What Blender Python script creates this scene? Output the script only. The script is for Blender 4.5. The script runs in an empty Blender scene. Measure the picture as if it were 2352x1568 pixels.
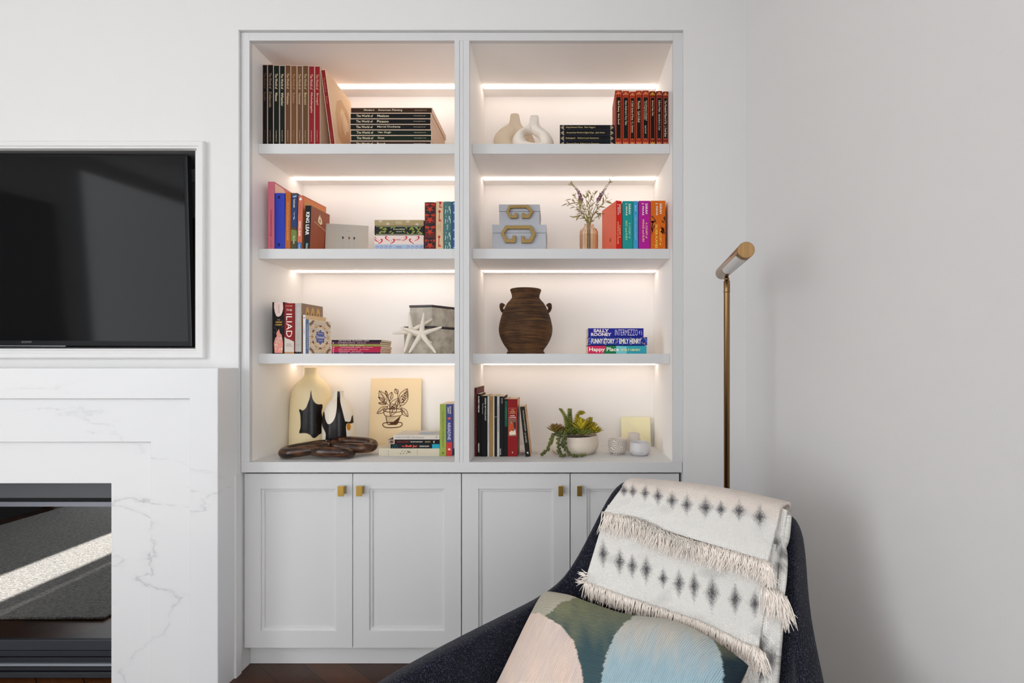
import bpy, bmesh, math, random
from mathutils import Vector, Matrix, noise
random.seed(7)
R = math.radians
S = bpy.context.scene
COL = S.collection

# ------------------------------------------------------------------ camera
E = 1.18                 # eye height
F = 1110.0               # focal length in photo pixels (2352 wide)
VX, VY = 1283.0, 836.0   # principal point
cd = bpy.data.cameras.new('camera')
cam = bpy.data.objects.new('camera', cd); COL.objects.link(cam)
cam.location = (0, 0, E); cam.rotation_euler = (R(90), 0, 0)
cd.sensor_width = 36; cd.lens = 36 * F / 2352
cd.shift_x = -(VX - 1176) / 2352; cd.shift_y = (VY - 784) / 2352
cd.clip_start = .02
S.camera = cam

# ------------------------------------------------------------------ light
S.view_settings.view_transform = 'Standard'; S.view_settings.look = 'None'
S.view_settings.gamma = 1; S.view_settings.use_curve_mapping = False
S.view_settings.exposure = -0.10
S.cycles.use_denoising = True
S.cycles.max_bounces = 10; S.cycles.diffuse_bounces = 6; S.cycles.transparent_max_bounces = 12
S.cycles.sample_clamp_indirect = 6
S.cycles.caustics_reflective = False; S.cycles.caustics_refractive = False
w = bpy.data.worlds.new('sky'); S.world = w; w.use_nodes = True
w.node_tree.nodes['Background'].inputs[0].default_value = (.72, .84, 1, 1)
w.node_tree.nodes['Background'].inputs[1].default_value = .8
def area(name, loc, rot, sx, sy, power, col):
    l = bpy.data.lights.new(name, 'AREA'); l.shape = 'RECTANGLE'; l.size = sx; l.size_y = sy; l.energy = power; l.color = col
    o = bpy.data.objects.new(name, l); COL.objects.link(o); o.location = loc; o.rotation_euler = rot
    return o
area('fill_light_right', (.67, -1.35, 1.40), (R(90), 0, R(90)), 1.9, 2.2, 48, (.975, .988, 1))  # added fill from the right, brightens surfaces that face right
# daylight entering by the big windows behind and left of the camera
area('daylight_rear_window', (-1.55, -3.12, 1.45), (R(90), 0, 0), 2.3, 2.1, 25, (.965, .985, 1))
area('daylight_side_window', (-4.12, -1.75, 1.42), (R(90), 0, R(-90)), 2.4, 2.5, 84, (.965, .985, 1))
sl = bpy.data.lights.new('sun', 'SUN'); sl.energy = 62; sl.angle = R(.6); sl.color = (1, .95, .88)
so = bpy.data.objects.new('sun', sl); COL.objects.link(so)
so.rotation_euler = Vector((.03, 1, -.466)).to_track_quat('-Z', 'Y').to_euler()
LED = 5.6                # strength of the shelf light strips

# ------------------------------------------------------------------ helpers
def lin(c):
    return tuple(((v / 255) / 12.92 if v <= 10 else ((v / 255 + .055) / 1.055) ** 2.4) for v in c)
def P(x, y, Y):
    return Vector(((x - VX) * Y / F, Y, E - (y - VY) * Y / F))
def PX(x, Y): return (x - VX) * Y / F
def PZ(y, Y): return E - (y - VY) * Y / F
_mats = {}
def mat(rgb, rough=.5, metal=0, spec=.5, **k):
    key = (tuple(rgb), rough, metal, spec, tuple(sorted(k.items())))
    if key in _mats: return _mats[key]
    m = bpy.data.materials.new('paint'); m.use_nodes = True
    b = m.node_tree.nodes['Principled BSDF']
    b.inputs['Base Color'].default_value = (*lin(rgb), 1)
    b.inputs['Roughness'].default_value = rough; b.inputs['Metallic'].default_value = metal
    b.inputs['Specular IOR Level'].default_value = spec
    if 'trans' in k: b.inputs['Transmission Weight'].default_value = k['trans']; b.inputs['IOR'].default_value = k.get('ior', 1.45)
    if 'sub' in k: b.inputs['Subsurface Weight'].default_value = k['sub']; b.inputs['Subsurface Radius'].default_value = (.02, .015, .01)
    if 'coat' in k: b.inputs['Coat Weight'].default_value = k['coat']
    if 'bump' in k:
        nt = m.node_tree; tc = nt.nodes.new('ShaderNodeTexCoord'); n = nt.nodes.new('ShaderNodeTexNoise'); bp = nt.nodes.new('ShaderNodeBump')
        n.inputs['Scale'].default_value = k.get('bscale', 200); n.inputs['Detail'].default_value = 4
        bp.inputs['Strength'].default_value = k['bump']; bp.inputs['Distance'].default_value = .002
        nt.links.new(tc.outputs['Object'], n.inputs['Vector']); nt.links.new(n.outputs['Fac'], bp.inputs['Height']); nt.links.new(bp.outputs['Normal'], b.inputs['Normal'])
    _mats[key] = m
    return m
class N:
    """small node-graph writer"""
    def __init__(s, name, rough=.5, spec=.5):
        s.m = bpy.data.materials.new(name); s.m.use_nodes = True; s.t = s.m.node_tree
        s.b = s.t.nodes['Principled BSDF']; s.b.inputs['Roughness'].default_value = rough; s.b.inputs['Specular IOR Level'].default_value = spec
    def n(s, typ, ins=None, **props):
        x = s.t.nodes.new('ShaderNode' + typ)
        for k, v in props.items(): setattr(x, k, v)
        for k, v in (ins or {}).items():
            if isinstance(v, tuple) and len(v) == 2 and hasattr(v[0], 'outputs'): s.t.links.new(v[0].outputs[v[1]], x.inputs[k])
            elif hasattr(v, 'outputs'): s.t.links.new(v.outputs[0], x.inputs[k])
            else: x.inputs[k].default_value = v
        return x
    def ramp(s, src, stops):
        r = s.n('ValToRGB', {0: src}); e = r.color_ramp.elements
        while len(e) < len(stops): e.new(.5)
        for i, (p, c) in enumerate(stops): e[i].position = p; e[i].color = (*lin(c), 1)
        return r
    def math(s, op, a, b=0):
        return s.n('Math', {0: a, 1: b}, operation=op)
    def mix(s, f, a, b):
        x = s.n('Mix', data_type='RGBA')
        for i, v in ((0, f), (6, a), (7, b)):
            if isinstance(v, tuple) and len(v) == 2 and hasattr(v[0], 'outputs'): s.t.links.new(v[0].outputs[v[1]], x.inputs[i])
            elif hasattr(v, 'outputs'): s.t.links.new(v.outputs[0], x.inputs[i])
            elif isinstance(v, tuple): x.inputs[i].default_value = (*lin(v), 1)
            else: x.inputs[i].default_value = v
        return (x, 2)
    def color(s, src):
        if isinstance(src, tuple): s.t.links.new(src[0].outputs[src[1]], s.b.inputs['Base Color'])
        else: s.t.links.new(src.outputs[0], s.b.inputs['Base Color'])
    def bump(s, h, strength=.5, dist=.002):
        b = s.n('Bump', {'Height': h, 'Strength': strength, 'Distance': dist})
        s.t.links.new(b.outputs[0], s.b.inputs['Normal'])

def tag(o, label, cat, group=None, kind=None):
    o['label'] = label; o['category'] = cat
    if group: o['group'] = group
    if kind: o['kind'] = kind
    return o
def thing(name, label, cat, loc=(0, 0, 0), rot=(0, 0, 0), group=None):
    o = bpy.data.objects.new(name, None); COL.objects.link(o); o.empty_display_size = .05
    o.location = loc; o.rotation_euler = rot
    return tag(o, label, cat, group)
def mesh(name, vf, m, parent=None, smooth=False, bev=0, sub=0, sol=0, auto=None, norm=True):
    v, f = vf
    me = bpy.data.meshes.new(name); me.from_pydata([tuple(p) for p in v], [], f)
    if norm:
        bm = bmesh.new(); bm.from_mesh(me); bmesh.ops.recalc_face_normals(bm, faces=bm.faces); bm.to_mesh(me); bm.free()
    for x in (m if isinstance(m, (list, tuple)) else [m]): me.materials.append(x)
    if smooth: me.polygons.foreach_set('use_smooth', [True] * len(me.polygons))
    o = bpy.data.objects.new(name, me); COL.objects.link(o)
    if parent: o.parent = parent
    if sol:
        q = o.modifiers.new('thick', 'SOLIDIFY'); q.thickness = abs(sol); q.offset = 1 if sol > 0 else -1
    if bev:
        q = o.modifiers.new('bevel', 'BEVEL'); q.width = bev; q.segments = 2; q.limit_method = 'ANGLE'; q.angle_limit = R(40)
        q.harden_normals = False
    if sub:
        q = o.modifiers.new('sub', 'SUBSURF'); q.levels = sub; q.render_levels = sub
    return o
def join(*vfs):
    V, Fc = [], []
    for v, f in vfs:
        n = len(V); V += list(v); Fc += [tuple(i + n for i in q) for q in f]
    return V, Fc
def move(vf, M):
    return [M @ Vector(p) for p in vf[0]], vf[1]
def box(x0, x1, y0, y1, z0, z1):
    v = [(x, y, z) for x in (x0, x1) for y in (y0, y1) for z in (z0, z1)]
    return v, [(0, 1, 3, 2), (4, 6, 7, 5), (0, 4, 5, 1), (2, 3, 7, 6), (0, 2, 6, 4), (1, 5, 7, 3)]
def prism(poly, a, b, ax='y'):
    """polygon extruded; ax y: poly is (x,z); ax z: poly is (x,y); ax x: poly is (y,z)"""
    mk = {'y': lambda p, t: (p[0], t, p[1]), 'z': lambda p, t: (p[0], p[1], t), 'x': lambda p, t: (t, p[0], p[1])}[ax]
    n = len(poly); v = [mk(p, a) for p in poly] + [mk(p, b) for p in poly]
    return v, [tuple(range(n))[::-1], tuple(range(n, 2 * n))] + [(i, (i + 1) % n, n + (i + 1) % n, n + i) for i in range(n)]
def flat(polys, y, ax='y'):
    V, Fc = [], []
    for p in polys:
        n = len(V)
        V += [(q[0], y, q[1]) if ax == 'y' else (y, q[0], q[1]) for q in p]; Fc.append(tuple(range(n, n + len(p))))
    return V, Fc
def lathe(prof, n=48, c=(0, 0, 0), sy=1.0, caps=True):
    V, Fc = [], []
    for r, z in prof:
        for i in range(n):
            a = 2 * math.pi * i / n; V.append((c[0] + r * math.cos(a), c[1] + sy * r * math.sin(a), c[2] + z))
    for k in range(len(prof) - 1):
        for i in range(n):
            j = (i + 1) % n; Fc.append((k * n + i, k * n + j, (k + 1) * n + j, (k + 1) * n + i))
    if not caps: return V, Fc
    if prof[0][0] > 1e-5: Fc.append(tuple(range(n))[::-1])
    if prof[-1][0] > 1e-5: Fc.append(tuple(range((len(prof) - 1) * n, len(prof) * n)))
    return V, Fc
def smoothprof(pts, k=6):
    """Catmull-Rom through profile points"""
    out = []
    for i in range(len(pts) - 1):
        p0 = pts[max(i - 1, 0)]; p1 = pts[i]; p2 = pts[i + 1]; p3 = pts[min(i + 2, len(pts) - 1)]
        for j in range(k):
            t = j / k
            out.append(tuple(.5 * (2 * b + (c - a) * t + (2 * a - 5 * b + 4 * c - d) * t * t + (3 * b - a - 3 * c + d) * t ** 3) for a, b, c, d in zip(p0, p1, p2, p3)))
    out.append(tuple(pts[-1]))
    return out
def tube(pts, rad, n=8, closed=False):
    pts = [Vector(p) for p in pts]; m = len(pts)
    if not isinstance(rad, (list, tuple)): rad = [rad] * m
    V, Fc = [], []; up = None
    for i in range(m):
        if closed: t = (pts[(i + 1) % m] - pts[i - 1])
        else: t = pts[min(i + 1, m - 1)] - pts[max(i - 1, 0)]
        t.normalize()
        if up is None: up = t.orthogonal().normalized()
        else:
            up = up - t * up.dot(t)
            up = up.normalized() if up.length > 1e-6 else t.orthogonal().normalized()
        w_ = t.cross(up)
        for k in range(n):
            a = 2 * math.pi * k / n; V.append(pts[i] + rad[i] * (math.cos(a) * up + math.sin(a) * w_))
    for i in range(m if closed else m - 1):
        i2 = (i + 1) % m
        off = 0
        if closed and i2 == 0:   # match the twist at the seam
            best = min(range(n), key=lambda s: (V[i * n] - V[s]).length); off = best
        for k in range(n):
            Fc.append((i * n + k, i * n + (k + 1) % n, i2 * n + (k + 1 + off) % n, i2 * n + (k + off) % n))
    if not closed: Fc += [tuple(range(n))[::-1], tuple(range((m - 1) * n, m * n))]
    return V, Fc
def ellipsoid(c, rx, ry, rz, n=10, M=None):
    pr = [(math.sin(math.pi * i / n), -math.cos(math.pi * i / n)) for i in range(n + 1)]
    pr[0] = (1e-6, -1); pr[-1] = (1e-6, 1)
    v, f = lathe(pr, n)
    Mx = Matrix.Translation(c) @ (M or Matrix.Identity(4)) @ Matrix.Diagonal((rx, ry, rz, 1))
    return move((v, f), Mx)
def inside(p, poly):
    x, y = p; r = False; n = len(poly)
    for i in range(n):
        x1, y1 = poly[i]; x2, y2 = poly[i - 1]
        if (y1 > y) != (y2 > y) and x < (x2 - x1) * (y - y1) / (y2 - y1) + x1: r = not r
    return r
def paint(o, fn):
    """colour of the cloth / glaze itself, point by point"""
    me = o.data; a = me.color_attributes.new('Col', 'FLOAT_COLOR', 'POINT')
    buf = []
    for v in me.vertices: buf += [*fn(v.co), 1.0]
    a.data.foreach_set('color', buf)
def colmat(name, rough=.5, spec=.5, coat=0):
    g = N(name, rough, spec); a = g.n('VertexColor', layer_name='Col'); g.color(a)
    if coat: g.b.inputs['Coat Weight'].default_value = coat
    return g.m
def spline(pts, k=12):
    return [Vector(p) for p in smoothprof([tuple(p) for p in pts], k)]

# lettering ---------------------------------------------------------------
_txt = {}
def glyphs(body, bold=0):
    key = (body, bold)
    if key not in _txt:
        c = bpy.data.curves.new('t', 'FONT'); c.body = body; c.size = 1; c.resolution_u = 2; c.offset = bold; c.align_x = 'LEFT'
        o = bpy.data.objects.new('t', c); me = bpy.data.meshes.new_from_object(o)
        v = [tuple(p.co) for p in me.vertices]; f = [tuple(q.vertices) for q in me.polygons]
        bpy.data.objects.remove(o); bpy.data.curves.remove(c); bpy.data.meshes.remove(me)
        xs = [p[0] for p in v] or [0, 1]; ys = [p[1] for p in v] or [0, 1]
        _txt[key] = (v, f, min(xs), max(xs), min(ys), max(ys))
    return _txt[key]
def lettering(body, L, H, o, rx, ry, bold=0, align=.5):
    """letters filling L x H; o = centre, rx = reading direction, ry = letters' up"""
    v, f, x0, x1, y0, y1 = glyphs(body, bold)
    o = Vector(o); rx = Vector(rx); ry = Vector(ry)
    return [o + rx * ((p[0] - x0) / max(x1 - x0, 1e-6) - align) * L + ry * ((p[1] - y0) / max(y1 - y0, 1e-6) - .5) * H for p in v], f

# ------------------------------------------------------------------ surfaces of the room
def paint_wall(name, rgb, sc=260, st=.06):
    g = N(name, .62, .3); tc = g.n('TexCoord')
    n = g.n('TexNoise', {'Vector': (tc, 'Object'), 'Scale': sc, 'Detail': 5}); g.bump(n, st, .003)
    n2 = g.n('TexNoise', {'Vector': (tc, 'Object'), 'Scale': 1.3})
    g.color(g.mix((n2, 0), tuple(c - 2 for c in rgb), tuple(c + 2 for c in rgb)))
    return g.m
M_WALL = paint_wall('wall_paint', (227, 226, 225))
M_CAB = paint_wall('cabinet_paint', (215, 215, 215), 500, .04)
M_CAB_LIT = paint_wall('cabinet_paint_lit', (247, 244, 241), 500, .03)  # cabinet paint lightened, so the bays' inner light is partly in the colour
M_CEIL = mat((240, 240, 240), .8)
M_BRASS = mat((196, 160, 82), .32, 1)
M_DARK = mat((22, 22, 24), .5)
M_BLACK = mat((6, 6, 7), .6)
M_STEEL = mat((150, 152, 158), .35, .8)

def marble():
    g = N('veined_stone', .42, .4); tc = g.n('TexCoord')
    mp = g.n('Mapping', {'Vector': (tc, 'Object'), 'Rotation': (0, R(40), 0), 'Scale': (.55, .6, 1.5)})
    warp = g.n('TexNoise', {'Vector': mp, 'Scale': 1.0, 'Detail': 7, 'Roughness': .54, 'Distortion': .15})
    v = g.math('SUBTRACT', (warp, 0), .5); v = g.math('ABSOLUTE', v)
    thin = g.ramp(v, [(0, (255, 255, 255)), (.0035, (120, 120, 120)), (.014, (0, 0, 0))])
    mask = g.n('TexNoise', {'Vector': (tc, 'Object'), 'Scale': 1.7, 'Detail': 3})
    mk = g.ramp((mask, 0), [(.40, (0, 0, 0)), (.62, (255, 255, 255))])
    fine = g.n('TexNoise', {'Vector': (tc, 'Object'), 'Scale': 22, 'Detail': 6})
    fm = g.ramp((fine, 0), [(.36, (90, 90, 90)), (.6, (255, 255, 255))])
    k = g.math('MULTIPLY', thin, mk); k = g.math('MULTIPLY', k, fm); k = g.math('MULTIPLY', k, .5)
    cloud = g.ramp(g.n('TexNoise', {'Vector': mp, 'Scale': 1.1, 'Detail': 2}), [(.35, (232, 232, 232)), (.65, (223, 224, 226))])
    g.color(g.mix(k, (cloud, 0), (128, 130, 134)))
    return g.m
M_STONE = marble()
def wood_floor():
    g = N('parquet', .28, .4); tc = g.n('TexCoord')
    mp = g.n('Mapping', {'Vector': (tc, 'Object'), 'Rotation': (0, 0, R(38))})
    b = g.n('TexBrick', {'Vector': mp, 'Color1': (*lin((98, 58, 32)), 1), 'Color2': (*lin((58, 31, 17)), 1), 'Mortar': (*lin((20, 9, 4)), 1), 'Scale': 1, 'Mortar Size': .0015, 'Brick Width': .62, 'Row Height': .11, 'Bias': -.1})
    mp2 = g.n('Mapping', {'Vector': mp, 'Scale': (4, 60, 1)})
    gr = g.n('TexNoise', {'Vector': mp2, 'Scale': 1.5, 'Detail': 8, 'Roughness': .7})
    gg = g.ramp((gr, 0), [(.35, (0, 0, 0)), (.7, (255, 255, 255))])
    k = g.math('MULTIPLY', gg, .55)
    g.color(g.mix(k, (b, 0), (30, 16, 9))); g.bump((gr, 0), .15, .001)
    return g.m

def struct(name, vf, m, **k):
    o = mesh(name, vf, m, **k); o['kind'] = 'structure'; return o
XR = .710; YW = 1.838; XL = -4.2; YB = -3.2; ZC = 2.8
struct('floor', box(XL - .1, XR + .1, YB - .1, 2.4, -.05, 0), wood_floor())
struct('ceiling', box(XL - .1, XR + .1, YB - .1, 2.4, ZC, ZC + .05), M_CEIL)
def holed(xs, zs, holes):
    parts = []
    for i in range(len(xs) - 1):
        for k in range(len(zs) - 1):
            cx, cz = (xs[i] + xs[i + 1]) / 2, (zs[k] + zs[k + 1]) / 2
            if not any(h[0] < cx < h[1] and h[2] < cz < h[3] for h in holes): parts.append((xs[i], xs[i + 1], zs[k], zs[k + 1]))
    return parts
BX0, BX1, BZ = PX(548, YW), PX(1570, YW), PZ(68.5, YW)          # opening for the built-in
TX0, TX1, TZ0, TZ1 = -2.68, PX(449, YW), PZ(801, YW), PZ(343, YW)  # opening for the television
FX0, FX1, FZ = -2.435, -1.62, PZ(1112, 1.759)
xs = sorted([XL, FX0 - .02, FX1 + .02, TX0, TX1, BX0, BX1, XR]); zs = sorted([0, FZ + .02, TZ0, TZ1, BZ, ZC])
struct('wall_back', join(*[box(a, b, YW, 2.05 if b <= BX0 + .01 else 2.3, c, d) for a, b, c, d in holed(xs, zs, [(BX0, BX1, -1, BZ), (TX0, TX1, TZ0, TZ1), (FX0 - .02, FX1 + .02, -1, FZ + .02)])]), M_WALL)
struct('wall_right', join(*[box(XR, XR + .1, a, b, c, d) for a, b, c, d in holed([YB, -2.35, -.35, 2.3], [0, .25, 2.55, ZC], [(-2.35, -.35, .25, 2.55)])]), M_WALL)
wl = [(a, b, c, d) for a, b, c, d in holed([YB, -3.0, -.52, -.4, 1.4, 2.3], [0, .15, 2.35, 2.72, ZC], [(-3.0, -.52, .15, 2.72), (-.4, 1.4, -1, 2.35)])]
struct('wall_left', join(*[box(XL - .1, XL, a, b, c, d) for a, b, c, d in wl]), M_WALL)
rw = holed([XL, -3.20, -2.88, -2.75, -.35, XR], [0, .06, .35, 2.3, 2.55, ZC], [(-3.20, -2.88, .06, 2.55), (-2.75, -.35, .35, 2.55)])
struct('wall_rear', join(*[box(a, b, YB - .1, YB, c, d) for a, b, c, d in rw]), M_WALL)
dr = thing('added_dark_door', 'added dark charcoal double door, unseen but mirrored in the television', 'door'); dr['kind'] = 'structure'  # unseen door put in to darken the left of the television's reflection
for y0, y1 in ((-.4, .495), (.505, 1.4)):
    mesh('door_leaf', box(XL - .07, XL - .03, y0, y1, 0.005, 2.345), mat((46, 44, 44), .5), dr, bev=.004)
def window_frame(name, axis, c, a0, a1, z0, z1, bars):
    q = []
    for a in [a0, a1] + bars:
        q.append((a - .025, a + .025, z0, z1))
    for z in (z0, z1): q.append((a0, a1, z - .025, z + .025))
    vf = [box(p[0], p[1], c - .03, c + .03, p[2], p[3]) if axis == 'x' else box(c - .03, c + .03, p[0], p[1], p[2], p[3]) for p in q]
    struct(name, join(*vf), mat((235, 235, 235), .4))
window_frame('window_1', 'x', YB - .05, -2.72, -.38, .38, 2.52, [-1.55])
window_frame('window_2', 'y', XL - .05, -2.97, -.55, .18, 2.69, [])
struct('sun_blocker', box(-2.75, -.35, YB - .22, YB - .2, .2, 2.7), mat((235, 235, 232), .8))   # added sheet outside the rear window, blocks direct sun
window_frame('added_window', 'y', XR + .05, -2.32, -.38, .28, 2.52, [-1.35])  # invented window frame to go with the added right fill light
# trim strip on the return beside the fireplace
struct('trim_1', box(BX0 - .010, BX0 + .006, 1.815, 1.846, 0, PZ(1086, 1.85)), M_WALL)

# ------------------------------------------------------------------ built-in bookcase
YF, YS, YK = 1.85, 1.905, 2.24
xa0, xa1 = PX(573, YF), PX(1044, YF); xb0, xb1 = PX(1078, YF), PX(1546, YF)
zt = PZ(93, YF); ZCT = PZ(1061, YF)
SHELF = [PZ(330, YS), PZ(571, YS), PZ(812, YS)]; TH = PZ(330, YS) - PZ(353, YS)
bk = thing('built_in_bookcase', 'white built-in bookcase of two lit bays recessed in the wall', 'bookcase', (0, 0, 0))
e = .0015
YP = YF + .018
mesh('face_frame', join(box(BX0 + e, xa0, YF, YP, ZCT, BZ - e), box(xb1, BX1 - .0001, YF, YP, ZCT, BZ - e), box(xa0, xb1, YF, YP, zt, BZ - e)), M_CAB, bk, bev=.0008)
mesh('divider', join(box(xa1, -.3795, YF, YP, ZCT, zt), box(-.3785, -.3655, YF + .001, YP, ZCT, zt), box(-.3645, xb0, YF, YP, ZCT, zt)), M_CAB, bk)
mesh('side_panel', box(BX0 + e, xa0 - .0002, YP, YK, ZCT, BZ - e), M_CAB_LIT, bk)
mesh('side_panel', box(xb1 + .0002, BX1 - e, YP, YK, ZCT, BZ - e), M_CAB_LIT, bk)
mesh('side_panel', box(xa1 + .0002, xb0 - .0002, YP, YK, ZCT, zt), M_CAB_LIT, bk)
mesh('top_panel', box(xa0 - .0002, xb1 + .0002, YP, YK, zt + .0002, BZ - e), M_CAB_LIT, bk)
mesh('back_panel', box(xa0, xb1, YK, YK + .01, ZCT, zt), M_CAB_LIT, bk)
for z in SHELF:
    for a, b in ((xa0, xa1), (xb0, xb1)):
        sh = mesh('shelf', box(a + .0005, b - .0005, YS + .006, YK, z - TH, z), M_CAB_LIT, bk)
        mesh('dim_front_strip', box(a + .0005, b - .0005, YS, YS + .0059, z - TH, z), M_CAB, sh, bev=.0012)  # added strip giving the edge a darker paint so it reads less lit
g = N('led', .5); g.b.inputs['Base Color'].default_value = (1, 1, 1, 1)
g.b.inputs['Emission Color'].default_value = (1, .825, .70, 1); g.b.inputs['Emission Strength'].default_value = LED
for z in [zt] + [s - TH for s in SHELF]:
    for a, b in ((xa0, xa1), (xb0, xb1)):
        mesh('light_strip', box(a + .008, b - .008, 2.145, 2.166, z - .0052, z), g.m, bk)

ct = mesh('countertop', box(BX0 + e, PX(1567, YF), YF, YK, PZ(1085, YF), ZCT), M_CAB, bev=.0015)
tag(ct, 'white painted counter slab between the open shelves and the cupboard doors', 'countertop')
YD = 1.865; zd1, zd0 = PZ(1087.5, YD), PZ(1487, YD)
def door(x0, x1, ix0, ix1, kx0, kx1, parent):
    X0, X1, a0, a1 = [PX(v, YD) for v in (x0, x1, ix0, ix1)]; b0, b1 = PZ(1449, YD), PZ(1122, YD); s = .0105
    loops = [(X0, X1, zd0, zd1, YD + .02), (X0, X1, zd0, zd1, YD), (a0, a1, b0, b1, YD), (a0 + .001, a1 - .001, b0 + .001, b1 - .001, YD + .005),
             (a0 + s, a1 - s, b0 + s, b1 - s, YD + .0065), (a0 + s + .001, a1 - s - .001, b0 + s + .001, b1 - s - .001, YD + .011)]
    V, Fc = [], []
    for l in loops: V += [(l[0], l[4], l[2]), (l[1], l[4], l[2]), (l[1], l[4], l[3]), (l[0], l[4], l[3])]
    for k in range(len(loops) - 1):
        for i in range(4): Fc.append((4 * k + i, 4 * k + (i + 1) % 4, 4 * k + 4 + (i + 1) % 4, 4 * k + 4 + i))
    n = 4 * (len(loops) - 1); Fc += [(n, n + 1, n + 2, n + 3), (3, 2, 1, 0)]
    d = mesh('door', (V, Fc), M_CAB, parent)
    k0, k1, z0, z1 = PX(kx0, 1.84), PX(kx1, 1.84), PZ(1139.5, 1.84), PZ(1116, 1.84)
    kn = mesh('pull', join(box(k0, k1, 1.839, 1.843, z0, z1), box(k1 - .006, k1, 1.843, YD, z0 + .006, z1 - .004)), M_BRASS, d, bev=.0006)
    kn['label'] = 'brushed brass tab pull'
for nm, side, ds in (('base_cabinet', 'left', [(561.5, 809, 599, 772, 775.5, 789), (811, 1058.5, 848, 1021, 818, 831)]),
                     ('base_cabinet', 'right', [(1061, 1308.5, 1098.5, 1272, 1282.5, 1293.5), (1310.5, 1559.5, 1347.5, 1522, 1325.5, 1337)])):
    c = thing(nm, 'white two-door base cabinet under the left bay, next to the fireplace' if side == 'left' else 'white two-door base cabinet under the right bay, behind the armchair', 'cabinet', group='base cabinets under the counter')
    X0, X1 = (BX0 + .002, PX(1060, YD) - .0005) if side == 'left' else (PX(1060, YD) + .0005, PX(1557, 1.905))
    mesh('carcass', box(X0, X1, 1.888, YK, .078, PZ(1086.6, YD)), M_CAB, c)
    mesh('toe_kick', box(X0, X1, 1.905, 1.925, .001, .078), M_CAB, c)
    for d in ds: door(*d, c)

# ------------------------------------------------------------------ television, its frame
tf = thing('television_niche_frame', 'white moulded frame around the recessed television above the fireplace', 'frame')
o0, o1, p0, p1 = -2.755, PX(467, 1.818), PZ(823, 1.818), PZ(322, 1.818)
fr = []
for k, (ins, y) in enumerate(((0, YW), (0, 1.823), (.004, 1.8185), (.020, 1.8185), (.022, 1.8225), (.0285, 1.8225), (.0305, YW))):
    fr.append((o0 + ins, o1 - ins, p0 + ins, p1 - ins, y))
V, Fc = [], []
for l in fr: V += [(l[0], l[4], l[2]), (l[1], l[4], l[2]), (l[1], l[4], l[3]), (l[0], l[4], l[3])]
for k in range(len(fr) - 1):
    for i in range(4): Fc.append((4 * k + i, 4 * k + (i + 1) % 4, 4 * k + 4 + (i + 1) % 4, 4 * k + 4 + i))
mesh('moulding', (V, Fc), M_WALL, tf)
mesh('niche_lining', join(box(TX0, TX1, 2.03, 2.05, TZ0, TZ1), box(TX0, TX1, YW + .002, 2.03, TZ1 - .004, TZ1), box(TX0, TX1, YW + .002, 2.03, TZ0, TZ0 + .004), box(TX1 - .003, TX1, YW + .002, 2.03, TZ0, TZ1)), mat((120, 120, 121), .8), tf)
ob = mesh('power_outlet', box(PX(432, 2.0), PX(478, 2.0), 2.015, 2.03, PZ(414, 2.0), PZ(380, 2.0)), mat((150, 150, 152), .5), bev=.002)
tag(ob, 'grey outlet box in the recess behind the right edge of the television', 'outlet')
tv = thing('television', 'large black flat television recessed above the fireplace', 'television')
def tvp(x, y, Y): return P(x, y, Y)
a, b_, c_, d_ = tvp(430, 355.5, 1.86), tvp(441.5, 796, 1.889), None, None
ux = Vector((-1, -.004, .0045)).normalized(); W = 1.235
def slab(tl, bl, ux, W, th):
    tr, br = tl + ux * W, bl + ux * W
    nrm = (tr - tl).cross(bl - tl).normalized()
    if nrm.y < 0: nrm = -nrm
    v = [tl, tr, br, bl] + [p + nrm * th for p in (tl, tr, br, bl)]
    return [tuple(p) for p in v], [(0, 1, 2, 3), (4, 5, 6, 7), (0, 1, 5, 4), (1, 2, 6, 5), (2, 3, 7, 6), (3, 0, 4, 7)]
mesh('casing', slab(a, b_, ux, W, .018), mat((13, 13, 14), .4, 0, .15), tv, bev=.002)
dn = (b_ - a).normalized(); nv = ux.cross(dn).normalized()
if nv.y > 0: nv = -nv
scr = N('screen', .07, .5); scr.b.inputs['Base Color'].default_value = (*lin((20, 20, 21)), 1); scr.b.inputs['Specular IOR Level'].default_value = .10
t0 = a + ux * .014 + dn * .009 + nv * .0006; t1 = b_ + ux * .014 - dn * .021 + nv * .0006
mesh('screen', ([t0, t0 + ux * (W - .028), t1 + ux * (W - .028), t1], [(0, 1, 2, 3)]), scr.m, tv)
mesh('edge_strip', slab(a - ux * .0005 + nv * .001 + dn * .001, b_ - ux * .0005 + nv * .001 - dn * .001, ux, .0045, .02), mat((34, 34, 36), .4, 0, .2), tv)
lc = tvp(62, 785, 1.885) + nv * .0006
mesh('brand_lettering', lettering('SONY', .041, .008, lc, -ux, -dn, .02), mat((120, 120, 122), .4), tv)
sb = b_ + ux * .49 - dn * .0015 + nv * .003
mesh('chrome_strip', slab(sb, sb + dn * .003, ux, .26, .004), M_STEEL, tv)['label'] = 'thin chrome strip under the maker name'
arm_ = thing('television_bracket', 'black wall bracket arm in the dark gap beside the television', 'bracket')
mesh('arm', join(box(-1.56, -1.5, 1.95, 2.0295, 1.33, 1.78), tube(spline([(-1.5, 2.0, 1.75), (-1.475, 1.98, 1.7), (-1.48, 1.99, 1.6), (-1.5, 2.0, 1.55)], 6), .006)), M_BLACK, arm_)

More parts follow.
